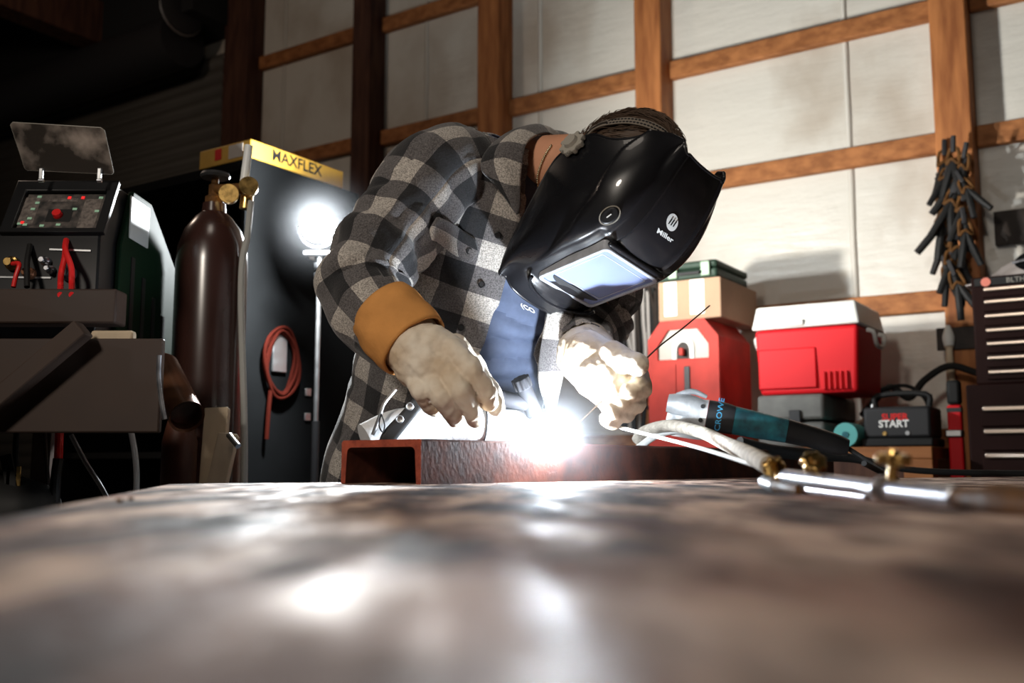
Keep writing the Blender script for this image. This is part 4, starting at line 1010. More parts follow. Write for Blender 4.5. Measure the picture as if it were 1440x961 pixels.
# leather straps / cables hanging left of the red machine
lb = thing('cable_hank', 'hank of dark cables hanging against the timber post behind the gloved hand', 'cable hank', WM @ V((X(890, 420, .2), -.2, Z(890, 420, .2))), PHI)
random.seed(5)
for k in range(16):
    x = 868+k*3.9+random.uniform(-2, 2); o_ = .20+.05*random.random(); zb = random.uniform(520, 600)
    mtr = M['blackrub'] if k % 3 else M['leatherd']
    if k == 4 or k == 9: mtr = M['plate']
    pts = [V((X(x+dx, y, o_), -o_, Z(x+dx, y, o_))) for dx, y in ((random.uniform(-3, 3), 405), (random.uniform(-6, 6), 450), (random.uniform(-6, 6), 500), (random.uniform(-5, 5), zb), (6, zb+8), (10, zb-30), (8, 470), (6, 410))]
    MB().tube(pts, .008+.004*random.random(), 8, smooth=5).build('cable_loop', mtr, lb, fr=WM)
MB().box2((X(866, 405, .2), -.23, Z(890, 412, .2)), (X(928, 405, .2), -.141, Z(890, 400, .2))).build('hanger', M['leatherd'], lb, fr=WM, bevel=.004)
# small orange crates on a shelf behind left
ws_ = MB().box2((X(836, 470, .35), -.35, Z(850, 476, .35)), (X(864, 470, .35), -.05, Z(850, 466, .35))).build('wooden_shelf', M['benchwood'], fr=WM, bevel=.002)
tag(ws_, 'short wooden shelf seen between the helmet and the hanging cables', 'shelf')
wb = thing('storage_crate', 'orange-brown wooden crate on the short shelf behind the helmet', 'crate', WM @ V((X(855, 460, .33), -.33, Z(850, 466, .35))), PHI)
MB().box2((X(838, 450, .33), -.33, Z(850, 466, .35)+.001), (X(857, 450, .33), -.10, Z(850, 440, .33))).build('crate_box', M['wood'], wb, fr=WM, bevel=.002)
for zz_ in (447, 457): MB().box2((X(838, 450, .34), -.336, Z(850, zz_+3, .34)), (X(857, 450, .34), -.3305, Z(850, zz_, .34))).build('slat', M['benchwood'], wb, fr=WM)
# lower timber frame behind the torch hand
for (xa, ya, xb, yb) in ((800, 640, 905, 640), (880, 560, 880, 700)):
    pass
# toolbox at the right edge
toff = .62; tx0 = X(1371, 500, toff); tx1 = tx0+.85; tzt = Z(1400, 388, toff); tzm = Z(1400, 540, toff)
tl = wthing('tool_chest', 'tall dark brown drawer tool chest at the end of the bench', 'tool chest', 1410, 640, toff); tl.location.z = 0
MB().box2((tx0, -toff, tzm), (tx1, -.12, tzt)).build('upper_chest', M['tool'], tl, fr=WM, bevel=.006)
MB().box2((tx0-.03, -toff-.03, .10), (tx1+.03, -.10, tzm-.002)).build('roller_cabinet', M['tool'], tl, fr=WM, bevel=.006)
ys = [402.5, 420, 440, 460, 479, 499, 519]
for a, b_ in zip(ys, ys[1:]+[536]):
    za, zb = Z(1400, a, toff+.01), Z(1400, b_, toff+.01)
    d = MB().box2((tx0+.035, -toff-.012, zb+.006), (tx1-.03, -toff-.0005, za-.004)).build('drawer', M['tool'], tl, fr=WM, bevel=.002)
    MB().box2((tx0+.04, -toff-.028, za-.018), (tx1-.035, -toff-.0125, za-.004)).build('pull', M['pull'], d, fr=WM, bevel=.004)
ys = [570, 602, 636, 680, 730, 790]
for a, b_ in zip(ys, ys[1:]):
    za, zb = Z(1400, a, toff+.04), Z(1400, b_, toff+.04)
    d = MB().box2((tx0+.012, -toff-.042, zb+.006), (tx1-.01, -toff-.0305, za-.004)).build('drawer', M['tool'], tl, fr=WM, bevel=.002)
    MB().box2((tx0+.02, -toff-.058, za-.020), (tx1-.015, -toff-.0425, za-.003)).build('pull', M['pull'], d, fr=WM, bevel=.004)
for x in (tx0+.06, tx1-.06):
    for y in (-toff+.06, -.18): MB().cyl(WM @ V((x-.015, y, .05)), WM @ V((x+.015, y, .05)), .05).build('caster', M['blackrub'], tl)
MB().box2((tx0+.012, -toff-.010, Z(1400, 401, toff)), (tx1-.01, -toff-.0005, Z(1400, 391, toff))).build('name_strip', M['ink'], tl, fr=WM)
em = X(1386, 397, toff+.01); emz = Z(1386, 397, toff+.01)
MB().lathe([(.0001, 0), (.015, 0), (.015, .002), (.0001, .002)], WM @ V((em, -toff-.010, emz)), NW, 24).build('round_badge', mat('badge_pink', (.72, .22, .16), .5), tl)
text_mb('BLTHE UR', lambda a, b_: WM @ V((em+.115+a*.024, -toff-.0105, emz+b_*.024)), 1, 2, .0).build('name_lettering', M['knobg'], tl)
# things on top of the chest
hm = thing('plastic_bag', 'crumpled pale grey plastic wrap on top of the tool chest', 'plastic wrap', WM @ V((tx0+.2, -.45, tzt)), PHI)
random.seed(2); g = []
for i in range(15):
    row = []
    for j in range(15):
        u_, v_ = i/14, j/14; hgt = .10*math.sin(math.pi*min(1, u_*1.05))*math.sin(math.pi*v_)**.6*(1+.5*noise.noise(V((u_*6, v_*6, 0))))+.0+.05*max(0, u_-.3)
        row.append(WM @ V((tx0-.04+.52*u_, -.47+.30*v_, tzt+.001+max(0, hgt))))
    g.append(row)
MB().grid(g).build('wrap', mat('pale_wrap', (.42, .38, .36), .35, bump=.8, bscale=25), hm, solid=.002)
bw = thing('welding_goggle_case', 'glossy dark grey rounded case on top of the tool chest', 'case', WM @ V((tx0+.27, -.60, tzt)), PHI)
bw.name = 'rounded_case'
MB().ell(WM @ V((tx0+.26, -.575, tzt+.045)), (.13, .07, .044), Matrix.Rotation(PHI, 3, 'Z')).build('case_shell', M['cab'], bw)
MB().tube([WM @ V((tx0+.13, -.61, tzt+.04)), WM @ V((tx0+.2, -.647, tzt+.042)), WM @ V((tx0+.32, -.647, tzt+.042)), WM @ V((tx0+.39, -.61, tzt+.04))], .005, 8, smooth=5).build('rim', M['steel'], bw)
pc = MB().box2((X(1398, 320, .05), -.05, Z(1398, 346, .05)), (X(1398, 320, .05)+.4, -.02, Z(1398, 298, .05))).build('wall_panel', M['leatherd'], fr=WM, bevel=.003)
tag(pc, 'dark framed panel on the wall above the tool chest', 'wall panel')

# ------------------------------------------------------------------ LEFT SIDE
# cabinet aligned with the wall
cc0 = pt(352, 222, 3.0); czt = cc0.z
FRW = RW; INW = -NW
def cabp(a, b_, z): return V((cc0.x, cc0.y, 0)) - RW*a + INW*b_ + V((0, 0, z))   # a leftwards along front, b into wall
CM = Matrix.Translation(V((cc0.x, cc0.y, 0))) @ Matrix.Rotation(PHI, 4, 'Z')       # x right along front, y into the wall
cbn = thing('steel_cabinet', 'tall dark grey steel cabinet with yellow box on its top', 'cabinet', (cc0.x-.25, cc0.y+.3, 0), PHI)
CWD, CDP = .95, .50
mb = MB(); mb.box2((-.02, 0, 0), (0, CDP, czt)); mb.box2((-CWD, 0, 0), (-CWD+.02, CDP, czt)); mb.box2((-CWD+.02, CDP-.02, 0), (-.02, CDP, czt)); mb.box2((-CWD+.02, 0, czt-.03), (-.02, CDP-.02, czt)); mb.box2((-CWD+.02, 0, 0), (-.02, CDP-.02, .08))
mb.build('cabinet_shell', M['cab'], cbn, fr=CM)
for z in (.5, .95, 1.4): MB().box2((-CWD+.0205, .03, z), (-.0205, CDP-.021, z+.02)).build('shelf', M['cabin'], cbn, fr=CM)
MB().box2((-.018, -.012, .1), (-.002, -.0005, czt-.05)).build('edge_strip', M['cab'], cbn, fr=CM)
for z in (.52, .60, 1.05): MB().box2((.0005, .26, z+.55), (.006, .285, z+.575)).build('hinge', M['zinc'], cbn, fr=CM, bevel=.002)
# yellow box
yz0 = czt+.002; yz1 = Z(350, 205, 0) if False else yz0+.062
yb = thing('yellow_box', 'flat yellow cardboard box with black lettering on top of the grey cabinet', 'box', CM @ V((-.15, .2, yz0)), PHI)
YM = CM @ Matrix.Translation((-.005, .005, 0))
MB().box2((-.24, 0, yz0), (0, .42, yz1)).build('carton', M['yellow'], yb, fr=YM, bevel=.003)
MB().box2((-.10, -.0012, yz0+.012), (-.035, -.0002, yz1-.006)).build('grey_label', mat('grey_label', (.55, .50, .46), .5), yb, fr=YM)
MB().box2((-.165, -.0012, yz0+.018), (-.135, -.0002, yz1-.008)).build('red_label', M['redr'], yb, fr=YM)
text_mb('MAXFLEX', lambda a, b_: YM @ V((.001, .20+a*.052, yz0+.033+b_*.052)), 1, 3, .02).build('black_lettering', M['ink'], yb)
# orange cord coil on the cabinet's side
oc = thing('cord_coil', 'dull orange extension cord coiled on the side of the grey cabinet', 'cord', CM @ V((.02, .15, 1.2)), PHI)
cxy = CM.inverted() @ pt(378, 510, 3.1)
mb = MB()
for k in range(4):
    r1, r2 = .055+.006*k, .095+.006*k
    mb.tube([V((.014+.006*(k % 2), .14+r1*math.cos(t)+.006*math.sin(3*t+k), cxy.z+r2*math.sin(t))) for t in [2*math.pi*j/28 for j in range(29)]], .0055, 8, False)
mb.build('coil', M['orange'], oc, fr=CM)
MB().tube([V((.016, .10, cxy.z-.07)), V((.018, .09, cxy.z-.15)), V((.018, .085, cxy.z-.24))], .007, 8, smooth=4).build('plug_tail', M['orange'], oc, fr=CM)
MB().box2((.0005, .11, cxy.z-.03), (.010, .17, cxy.z+.09)).build('hook_plate', M['zinc'], oc, fr=CM, bevel=.003)
# gas cylinder
GY_ = 2.15; gcx = pt(297, 400, GY_); rC = 50*mpp(GY_); zt = pt(297, 318, GY_).z
gcyl = thing('gas_cylinder', 'tall dark brown gas cylinder with brass regulator in front of the cabinet', 'gas cylinder', (gcx.x, gcx.y, 0))
MB().lathe([(rC*.9, 0), (rC, .02), (rC, zt-.09), (rC*.96, zt-.05), (rC*.80, zt-.012), (rC*.52, zt+.018), (rC*.34, zt+.03), (rC*.32, zt+.05), (.0001, zt+.05)], (gcx.x, gcx.y, 0), (0, 0, 1), 48).build('cylinder_body', M['cyl'], gcyl)
o_ = V((gcx.x, gcx.y, zt+.05))
MB().lathe([(.020, 0), (.020, .015), (.013, .019), (.013, .042), (.008, .046), (.008, .059), (.0001, .059)], o_, (0, 0, 1), 24).build('valve', M['brassd'], gcyl)
MB().lathe([(.0001, 0), (.030, 0), (.033, .005), (.030, .011), (.0001, .011)], o_+.78*V((0, 0, .075)), (0, 0, 1), 24).build('hand_wheel', M['dark'], gcyl)
rg = MB().chain([o_+.78*V((.012, -.01, .04)), o_+.78*V((.075, -.03, .035))], [.011, .013]).build('regulator', M['brassd'], gcyl)
MB().lathe([(.0001, 0), (.020, 0), (.021, .005), (.021, .018), (.0001, .018)], o_+.78*V((.055, -.045, .012)), (.2, -1, 0), 28).build('gauge', M['brass'], rg)
MB().lathe([(.0001, 0), (.020, 0), (.021, .005), (.021, .018), (.0001, .018)], o_+.78*V((.105, -.035, .035)), (.3, -1, .1), 28).build('gauge', M['brass'], rg)
MB().cyl(o_+.78*V((.095, -.02, -.02)), o_+.78*V((.10, -.02, .05)), .014, .014).build('flow_base', M['brass'], rg)
MB().cyl(o_+.78*V((.088, -.02, .055)), o_+.78*V((.098, -.02, .165)), .0095, .009).build('flow_tube', mat('flow_tube_white', (.85, .88, .88), .2), rg)
hz = MB().tube([o_+.78*V((.112, -.03, .0)), o_+.78*V((.108, -.04, -.10)), o_+.78*V((.098, -.05, -.25)), V((gcx.x+rC+.018, gcx.y-.03, .9)), V((gcx.x+rC+.01, gcx.y-.02, .4)), V((gcx.x+rC+.03, gcx.y-.02, .02))], .007, 10, smooth=8).build('gas_hose', mat('grey_hose', (.40, .40, .38), .35)); tag(hz, 'pale hose hanging down the right side of the tall brown cylinder', 'hose')
MB().lathe([(rC*1.003, 0), (rC*1.003, .05)], (gcx.x, gcx.y, zt-.19), (0, 0, 1), 48).build('shoulder_label', mat('label_tan', (.30, .22, .16), .5), gcyl) if False else None
# second smaller brown tube + leaning tube
t2 = pt(252, 640, 1.98); r2_ = 24*mpp(1.98)
g2 = thing('brown_cylinder', 'shorter rust brown cylinder standing under the leaning tube by the tall cylinder', 'gas cylinder', (t2.x, t2.y, 0))
MB().lathe([(r2_*.9, 0), (r2_, .015), (r2_, pt(252, 600, 1.98).z-.03), (r2_*.7, pt(252, 590, 1.98).z), (.0001, pt(252, 590, 1.98).z)], (t2.x, t2.y, 0), (0, 0, 1), 32).build('cylinder_body', M['cyl2'], g2)
MB().cyl((t2.x, t2.y, pt(252, 590, 1.98).z), (t2.x, t2.y, pt(252, 590, 1.98).z+.02), .012).build('valve', M['brassd'], g2)
lt = thing('copper_tube', 'glossy copper-brown wide tube end leaning out behind the cart plate', 'tube', pt(250, 560, 1.9))
a_, b__ = pt(226, 520, 1.93), pt(262, 585, 1.80); d = (b__-a_).normalized()
MB().lathe([(.036, 0), (.031, (b__-a_).length), (.032, (b__-a_).length+.004), (.028, (b__-a_).length), (.028, 0)], a_, d, 36).build('tube_wall', M['copper'], lt)
MB().lathe([(.0001, 0), (.027, 0), (.027, .01), (.0001, .01)], b__-d*.03, d, 24).build('end_plug', M['cyl'], lt)
# planks
for i, (x0_, y0_, x1_, y1_, w_, lab) in enumerate(((297, 700, 306, 575, .048, 'upright pale plank leaning against the tall brown cylinder'), (300, 705, 322, 612, .038, 'short pale tan plank tilted in front of the upright plank'))):
    Yp = 2.04-.07*i; a_, b__ = pt(x0_, y0_, Yp-.05), pt(x1_, y1_, Yp); dd = (b__-a_).normalized(); a_ = a_ - dd*((a_.z-.0)/dd.z)
    o = MB().bar(a_, b__, w_, .02, (0, -1, 0)).build('wooden_plank', M['plank'], bevel=.002); tag(o, lab, 'plank')
zb = MB().tube([pt(322, 612, 1.94), pt(335, 628, 1.92)], .006, 10).build('steel_pin', M['zinc']); tag(zb, 'small bright metal pin sticking out beside the tilted plank', 'pin')
# cart
CY = 1.68
cz1, cz0 = pt(0, 406, CY).z, pt(0, 455, CY).z
ca = thing('equipment_cart', 'dark brown steel cart with shelf and side plate carrying the welding power source', 'cart', (-1.05, 1.95, 0))
xr = pt(163, 430, CY).x
MB().box2((xr-.75, CY, cz0), (xr, CY+.05, cz1)).build('shelf_tray', M['cart'], ca, bevel=.004)
pz1, pz0 = pt(0, 476, CY-.06).z, pt(0, 609, CY-.06).z; px_ = pt(226, 540, CY-.06).x
MB().box2((px_-.85, CY-.06, pz0), (px_, CY-.045, pz1)).build('side_plate', M['cart'], ca, bevel=.003)
MB().box2((px_-.85, CY-.0445, pz1-.03), (px_-.175, CY+.6, pz1-.01)).build('lower_shelf', M['cart'], ca, bevel=.003)
MB().bar(pt(-60, 612, CY-.09), pt(118, 462, CY-.09), .03, .034, (0, -1, 0)).build('diagonal_brace', M['cart'], ca, bevel=.003)
MB().bar(pt(130, 474, CY-.03), pt(190, 474, CY-.03), .02, .02).build('clip', M['plank'], ca, bevel=.005)
for x in (px_-.42, px_-.80):
    for y in (CY-.0, CY+.45): MB().box2((x-.02, y-.02, .08), (x+.02, y+.02, pz1-.0305)).build('leg', M['cart'], ca, bevel=.002)
for x in (px_-.42, px_-.80):
    for y in (CY-.0, CY+.45): MB().cyl((x-.015, y, .045), (x+.015, y, .045), .045).build('caster', M['blackrub'], ca)
MB().tube([pt(224, 500, CY-.07), pt(223, 530, CY-.07), pt(228, 570, CY-.07), pt(232, 590, CY-.07)], .004, 8, smooth=4).build('edge_weld', M['steel'], ca)
# welding power source
WY = 1.80; wx0, wx1 = pt(-12, 330, WY).x, pt(150, 330, WY).x; wz0_, wz1_ = pz1-.0095, pt(70, 247, WY).z
wp = thing('welding_power_source', 'black and green welding power source with lit control panel on the cart', 'welding machine', ((wx0+wx1)/2, WY+.2, wz0_), 0)
D_ = .44; vs = []; yb_ = WY+D_
drop = .12
hf = wz1_-wz0_
sidep = [(0, 0), (0, hf*.66), (.06, hf), (.22, hf*1.0), (D_, hf*.55), (D_, 0)]
frs = (V((wx0, WY, wz0_)), V((0, 1, 0)), V((0, 0, 1)), V((1, 0, 0)))
MB().prism(sidep, frs, .012, wx1-wx0-.012).build('housing', M['black'], wp, bevel=.004)
for x in (0, wx1-wx0-.0115):
    sd_ = MB().prism([(a+.05 if a < .1 else a, b_) for a, b_ in [(0.02, .01), (.02, hf*.66), (.07, hf*1.01), (.22, hf*1.01), (D_+.01, hf*.56), (D_+.01, .01)]], frs, x, x+.0115).build('green_side', M['wgreen'], wp, bevel=.003)
    for k in range(4):
        y_ = .13+.06*k; z_ = hf*.62-.03*k
        MB().bar(V((wx0+x+(.0125 if x else -.001), WY+y_, wz0_+.03)), V((wx0+x+(.0125 if x else -.001), WY+y_, wz0_+z_)), .018, .002, (1, 0, 0)).build('vent_slot', M['ink'], sd_)
MB().box2((wx1-.0, WY+.10, wz0_+hf*.72), (wx1+.004, WY+.20, wz0_+hf*.97)).build('painted_reflection', mat('reflection_white', (.75, .80, .80), .3), wp, bevel=.002)  # pale patch painted as a reflection on the green side
# control panel (sloped)
Wv = wx1-wx0
po_ = V((wx0, WY, wz0_+hf*.66)); pu = V((0, .06, hf*.34)).normalized(); pn = V((1, 0, 0)).cross(pu); pl_ = V((0, .06, hf*.34)).length
pf = (po_, V((1, 0, 0)), pu, pn)
cpn = MB().prism([(Wv*.20, pl_*.10), (Wv*.90, pl_*.10), (Wv*.90, pl_*.78), (Wv*.20, pl_*.78)], pf, .0005, .004).build('control_panel', M['screen'], wp, bevel=.001)
MB().frame([(Wv*.08, 0), (Wv*.99, 0), (Wv*.99, pl_), (Wv*.08, pl_)], [(Wv*.19, pl_*.08), (Wv*.91, pl_*.08), (Wv*.91, pl_*.80), (Wv*.19, pl_*.80)], pf, .0005, .012).build('panel_bezel', M['black'], wp, bevel=.002)
lt_g = emis('green_led', (.35, .6, .42), .10); lt_r = emis('red_led', (1, .03, .03), .5)
rnd = random.Random(4)
for a, b_ in ((.31, .72), (.31, .60), (.29, .48), (.29, .30), (.27, .18), (.42, .16), (.56, .18), (.66, .48), (.86, .44), (.86, .70), (.22, .20)):
    MB().prism([(Wv*a-.004, pl_*b_-.0025), (Wv*a+.004, pl_*b_-.0025), (Wv*a+.004, pl_*b_+.0025), (Wv*a-.004, pl_*b_+.0025)], pf, .0045, .0056).build('indicator', lt_g, cpn)
for a, b_ in ((.24, .22), (.58, .70), (.70, .70)):
    MB().prism([(Wv*a-.003, pl_*b_-.003), (Wv*a+.003, pl_*b_-.003), (Wv*a+.003, pl_*b_+.003), (Wv*a-.003, pl_*b_+.003)], pf, .0045, .0058).build('red_indicator', lt_r, cpn)
for a, b_, w_, h_ in ((.26, .45, .07, .26), (.80, .40, .075, .28), (.53, .66, .13, .03), (.54, .36, .11, .12)):
    MB().prism([(Wv*(a-w_), pl_*(b_-h_)), (Wv*(a+w_), pl_*(b_-h_)), (Wv*(a+w_), pl_*(b_+h_)), (Wv*(a-w_), pl_*(b_+h_))], pf, .0041, .0044).build('printed_field', mat('field_print', (.22, .19, .17), .4, col2=(.10, .085, .08), scale=150) if w_ != .11 else M['ink'], cpn)
kp = po_+V((Wv*.53, 0, 0))+pu*(pl_*.36)+pn*.004
MB().lathe([(.0001, 0), (.009, 0), (.008, .010), (.0001, .010)], kp, pn, 20).build('red_dial', M['redr'], wp)
# lower connectors
def wc(px, py, d=0): return pt(px, py, WY-.004-d)
for x, y, r, mm in ((18, 371, .013, 'brass'), (42, 385, .011, 'copper'), (65, 368, .009, 'steel'), (72, 380, .008, 'steel'), (97, 385, .014, 'dark')):
    p_ = wc(x, y); p_.y = WY; MB().lathe([(.0001, 0), (r, 0), (r, .010), (r*.6, .014), (r*.6, .026), (.0001, .026)], p_, (0, -1, 0), 20).build('connector', M[mm], wp, bevel=.001)
for x0_, y0_, x1_, y1_ in ((0, 390, 72, 391), (70, 351, 128, 353)): 
    a_, b__ = pt(x0_, y0_, WY-.001), pt(x1_, y1_, WY-.001); a_.y = b__.y = WY-.002; MB().bar(a_, b__, .002, .003).build('trim_line', M['zinc'], wp)
MB().box2((wx0+.005, WY-.005, wz0_), (wx1-.005, WY-.0005, wz0_+.012)).build('front_lip', M['card'], wp, bevel=.001)
# cables
for pts, r, mm, lab in (([wc(93, 338), wc(92, 352, .03), wc(100, 375, .045), wc(101, 400, .05), pt(101, 415, 1.68)], .0052, 'redr', 'red cable falling from the power source, the right strand of the pair'),
                        ([wc(92, 345), wc(91, 362, .03), wc(86, 385, .045), wc(85, 405, .05), pt(85, 415, 1.68)], .0052, 'redr', 'red cable falling from the power source, the left strand of the pair'),
                        ([wc(18, 371, .026), wc(27, 372, .04), wc(22, 390, .045), wc(19, 404, .05)], .0042, 'redr', 'short red cable bent out of the brass connector on the power source'),
                        ([wc(42, 345), wc(38, 370, .03), wc(38, 404, .05)], .005, 'blackrub', 'black cable hanging at the front of the power source')):
    o = MB().tube(pts, r, 10, smooth=8).build('power_cable', M[mm]); tag(o, lab, 'cable')
# clear flip-up lid
l00, l10 = pt(36, 239, WY+.02), pt(160, 245, WY+.02); l01, l11 = pt(14, 172, WY-.02), pt(146, 180, WY-.02)
LD = thing('clear_cover', 'smudged clear plastic cover flipped up above the control panel', 'cover', (l00+l10)/2) if False else None
U = (l10-l00); Wd_ = (l01-l00); Nn_ = U.cross(Wd_).normalized()
def lq(a, b_): return l00 + U*a + (l01-l00)*b_*(1-a) + (l11-l10)*b_*a
ou = [(0.02, 0), (.98, 0), (1, .04), (1, .95), (.965, 1), (.03, 1), (0, .95), (0, .04)]
mb = MB(); mb.add([lq(a, b_)-Nn_*.0012 for a, b_ in ou]+[lq(a, b_)+Nn_*.0012 for a, b_ in ou], [tuple(range(7, -1, -1)), tuple(range(8, 16))]+[(i, (i+1) % 8, 8+(i+1) % 8, 8+i) for i in range(8)])
cov = mb.build('clear_cover', M['lid'], wp); cov['label'] = 'smudged clear cover flipped up over the panel'
MB().tube([lq(a, b_) for a, b_ in ou+[ou[0]]], .0012, 6, False).build('cover_rim', M['knobg'], cov)
for x in (58, 140):
    MB().box(pt(x, 245, WY+.012), (.007, .006, .022)).build('hinge', M['zinc'], wp, bevel=.001)
    MB().cyl(pt(x-3, 254, WY+.012), pt(x+3, 254, WY+.012), .004).build('hinge_pin', M['steel'], wp)
# hoses and cables hanging below the cart plate
for pts, r, mm, nm, lab in (([pt(183, 600, 1.9), pt(190, 640, 1.9), pt(192, 680, 1.9), pt(188, 740, 1.9), pt(180, 900, 1.9)], .0055, 'sleeve', 'hose', 'pale hose hanging below the right end of the cart plate'),
                        ([pt(100, 612, 2.0), pt(120, 650, 2.0), pt(150, 700, 2.0), pt(170, 760, 2.0)], .0045, 'zinc', 'cable', 'thin grey cable slanting down below the cart plate'),
                        ([pt(84, 600, 1.8), pt(82, 645, 1.8)], .0075, 'redr', 'cable', 'short red cable end hanging below the cart plate'),
                        ([pt(82, 645, 1.8), pt(78, 680, 1.8), pt(76, 740, 1.8)], .009, 'blackrub', 'cable', 'black cable boot below the short red cable end'),
                        ([pt(62, 600, 1.85), pt(66, 660, 1.85), pt(72, 720, 1.85)], .004, 'leatherd', 'cable', 'brown thin cable between the buckle and the red cable end'),
                        ([pt(24, 600, 1.85), pt(22, 650, 1.85), pt(30, 720, 1.85)], .0055, 'blackrub', 'cable', 'black cable hanging near the cart caster below the plate')):
    o = MB().tube(pts, r, 10, smooth=6).build(nm, M[mm]); tag(o, lab, 'cable' if nm == 'cable' else 'hose')
bb = thing('black_bag', 'black soft bag on the floor side of the cart below the plate', 'bag', pt(20, 730, 1.75))
remesh(MB().ell(pt(30, 720, 1.8), (.07, .07, .06)).ell(pt(-10, 730, 1.8), (.08, .08, .09)).ell(pt(20, 800, 1.8), (.10, .09, .12)), 'bag_body', M['blackrub'], bb, .012, 4)
for x in (12, 26): MB().box(pt(x, 670, 1.76), (.008, .004, .035)).build('buckle', M['brass'], bb, bevel=.001)
MB().bar(pt(8, 640, 1.76), pt(20, 700, 1.76), .02, .004, (0, -1, 0)).build('bag_strap', M['blackrub'], bb)

# work light on its stand
LY = 2.9; lc = pt(447, 318, LY)
wlt = thing('work_light', 'glaring white round work light on a thin stand behind the bent arm', 'work light', (lc.x, lc.y+.03, 0))
ld = V((.20, -1, -.06)).normalized()
MB().lathe([(.0001, -.055), (.024, -.055), (.026, -.022), (.048, .0), (.050, .004), (.046, .002), (.0001, -.004)], lc, ld, 40).build('reflector', M['zinc'], wlt)
MB().lathe([(.0001, 0), (.040, 0), (.039, .003), (.0001, .003)], lc+ld*.001, ld, 40).build('lamp_disc', emis('lamp_glow', (.93, .98, 1.0), 60), wlt)
MB().tube([lc+V((-.060*math.cos(t), .01, -.063*math.sin(t))) for t in [math.pi*k/12 for k in range(13)]], .004, 8).build('yoke', M['zinc'], wlt)
MB().box(lc+V((0, .015, -.080)), (.085, .02, .012)).build('bracket', M['zinc'], wlt, bevel=.002)
MB().cyl(lc+V((.004, .02, -.086)), V((lc.x+.004, lc.y+.02, 1.05)), .007).build('pole', M['zinc'], wlt)
MB().cyl(V((lc.x+.004, lc.y+.02, 1.055)), V((lc.x+.004, lc.y+.02, .12)), .011).build('lower_pole', M['dark'], wlt)
for dz in (-.105, -.135): MB().lathe([(.0001, 0), (.014, 0), (.016, .006), (.016, .016), (.0001, .02)], lc+V((.004, .02, dz-.02)), (0, 0, 1), 20).build('collar', M['steel'], wlt)
MB().cyl(lc+V((.004, .0, -.135)), lc+V((.05, .0, -.13)), .006).build('clamp_lever', M['steel'], wlt)
for k in range(3):
    a = 2.094*k-.35; MB().bar(V((lc.x+.004, lc.y+.02, .26)), V((lc.x+.004+.16*math.cos(a), lc.y+.02+.16*math.sin(a), .012)), .018, .018).build('leg', M['dark'], wlt)

# ------------------------------------------------------------------ arc fume, and haze added for the glare of arc and lamp
def haze(name, c, r, dens, label, falloff=1.5):
    m = bpy.data.materials.new(name); m.use_nodes = True; N, L = nodes(m); N.remove(N['Principled BSDF'])
    vs = N.new('ShaderNodeVolumeScatter'); vs.inputs['Color'].default_value = (.92, .95, 1, 1); vs.inputs['Anisotropy'].default_value = .2
    tc = N.new('ShaderNodeTexCoord'); ln_ = N.new('ShaderNodeVectorMath'); ln_.operation = 'LENGTH'; L.new(tc.outputs['Object'], ln_.inputs[0])
    mr = N.new('ShaderNodeMapRange'); mr.interpolation_type = 'SMOOTHSTEP'; mr.inputs[1].default_value = 0; mr.inputs[2].default_value = r*.98; mr.inputs[3].default_value = 1; mr.inputs[4].default_value = 0
    pw = N.new('ShaderNodeMath'); pw.operation = 'POWER'; pw.inputs[1].default_value = 2.8; mu = N.new('ShaderNodeMath'); mu.operation = 'MULTIPLY'; mu.inputs[1].default_value = dens
    L.new(ln_.outputs['Value'], mr.inputs[0]); L.new(mr.outputs[0], pw.inputs[0]); L.new(pw.outputs[0], mu.inputs[0]); L.new(mu.outputs[0], vs.inputs['Density']); L.new(vs.outputs[0], N['Material Output'].inputs['Volume'])
    o = MB().ell((0, 0, 0), (r, r, r), None, 32, 20).build(name, m); o.location = c; tag(o, label, 'smoke', kind='stuff'); return o
haze('arc_fume_glare', ARC+V((0, 0, .0)), .22, .45, 'pale welding fume and added arc glare in one haze')  # fume at the weld, also standing in for the arc's glare
haze('lamp_glare', lc+ld*.03, .26, .11, 'added haze standing in for lens glare around the work light')  # no smoke here: volume added to give the lamp its lens glare

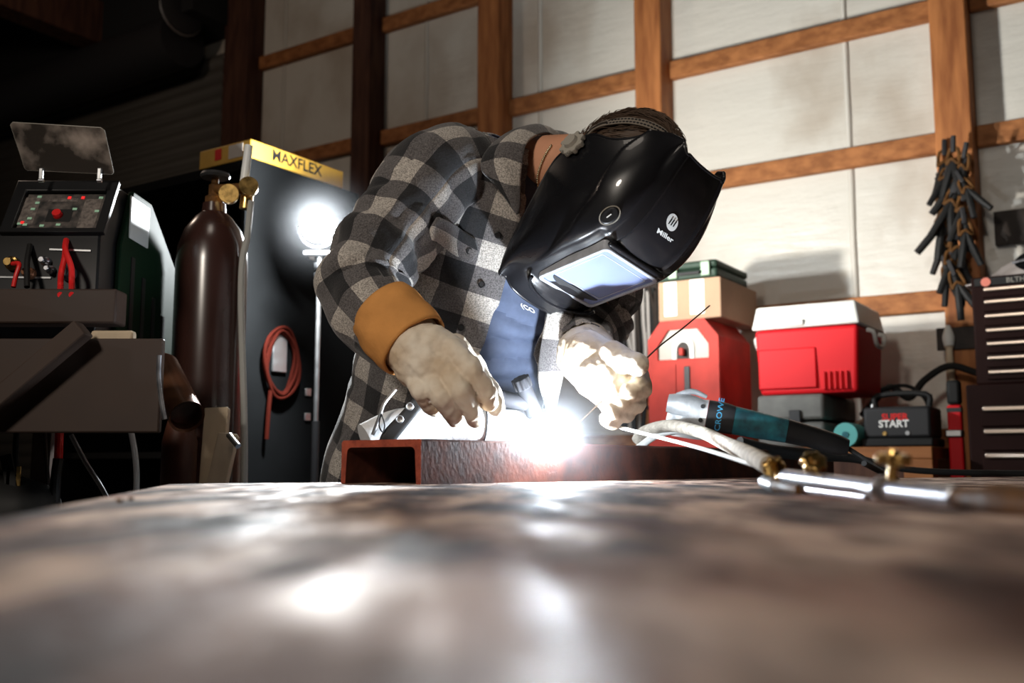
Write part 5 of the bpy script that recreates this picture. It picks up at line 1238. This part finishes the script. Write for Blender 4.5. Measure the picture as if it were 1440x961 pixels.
# ------------------------------------------------------------------ LIGHTS
def light(name, kind, loc, power, col=(1, 1, 1), r=.02, to=None, spot=60, blend=.4):
    l = bpy.data.lights.new(name, kind); l.energy = power; l.color = col
    if kind != 'SUN': l.shadow_soft_size = r
    o = bpy.data.objects.new(name, l); C.objects.link(o); o.location = loc
    if to is not None: o.rotation_euler = (V(to)-V(loc)).to_track_quat('-Z', 'Y').to_euler()
    if kind == 'SPOT': l.spot_size = math.radians(spot); l.spot_blend = blend
    return o
light('arc_lamp', 'POINT', ARC+V((.0, -.006, .020)), 10, (.80, .90, 1.0), .008)
light('work_lamp', 'POINT', lc+ld*.05, 100, (.93, .98, 1.0), .03)
wt = pt(1160, 250, 4.1)
light('wall_fill_spot', 'SPOT', (-.22, 3.05, 1.50), 130, (1.0, .95, .87), .04, (1.45, 4.1, 2.45), 94, .85)  # added spot, out of sight behind the welder, brightens the wall
light('front_fill', 'SPOT', (-1.3, -.9, 2.3), 140, (1.0, .90, .78), .18, (.05, 1.45, 1.15), 64, .8)  # added fill from front left for welder and table, no fixture
light('overhead_fill', 'POINT', (-.6, .8, 3.5), 18, (1.0, .88, .76), .3)  # added overhead fill, no fixture modelled
light('back_bay_fill', 'POINT', (-2.6, 3.4, 3.3), 26, (1.0, .78, .62), .15)  # added fill to lift the dim left bays and shutter
w = bpy.data.worlds.new('w'); bpy.context.scene.world = w; w.use_nodes = True
w.node_tree.nodes['Background'].inputs[0].default_value = (.9, .85, .8, 1); w.node_tree.nodes['Background'].inputs[1].default_value = .012

# ------------------------------------------------------------------ CAMERA
cd = bpy.data.cameras.new('camera'); cam = bpy.data.objects.new('camera', cd); C.objects.link(cam)
cam.location = CAM; cam.rotation_euler = (math.pi/2+PITCH, 0, 0)
cd.sensor_width = 36; cd.lens = 36*F/1440; cd.clip_start = .01; cd.clip_end = 60
cd.dof.use_dof = True; cd.dof.focus_distance = 1.62; cd.dof.aperture_fstop = 4.5; cd.dof.aperture_blades = 9
sc = bpy.context.scene; sc.camera = cam
sc.view_settings.view_transform = 'Standard'; sc.view_settings.look = 'None'; sc.view_settings.exposure = .18; sc.view_settings.gamma = 1
sc.view_settings.use_curve_mapping = False
sc.cycles.use_denoising = True; sc.cycles.max_bounces = 6; sc.cycles.volume_bounces = 0; sc.cycles.sample_clamp_indirect = 4
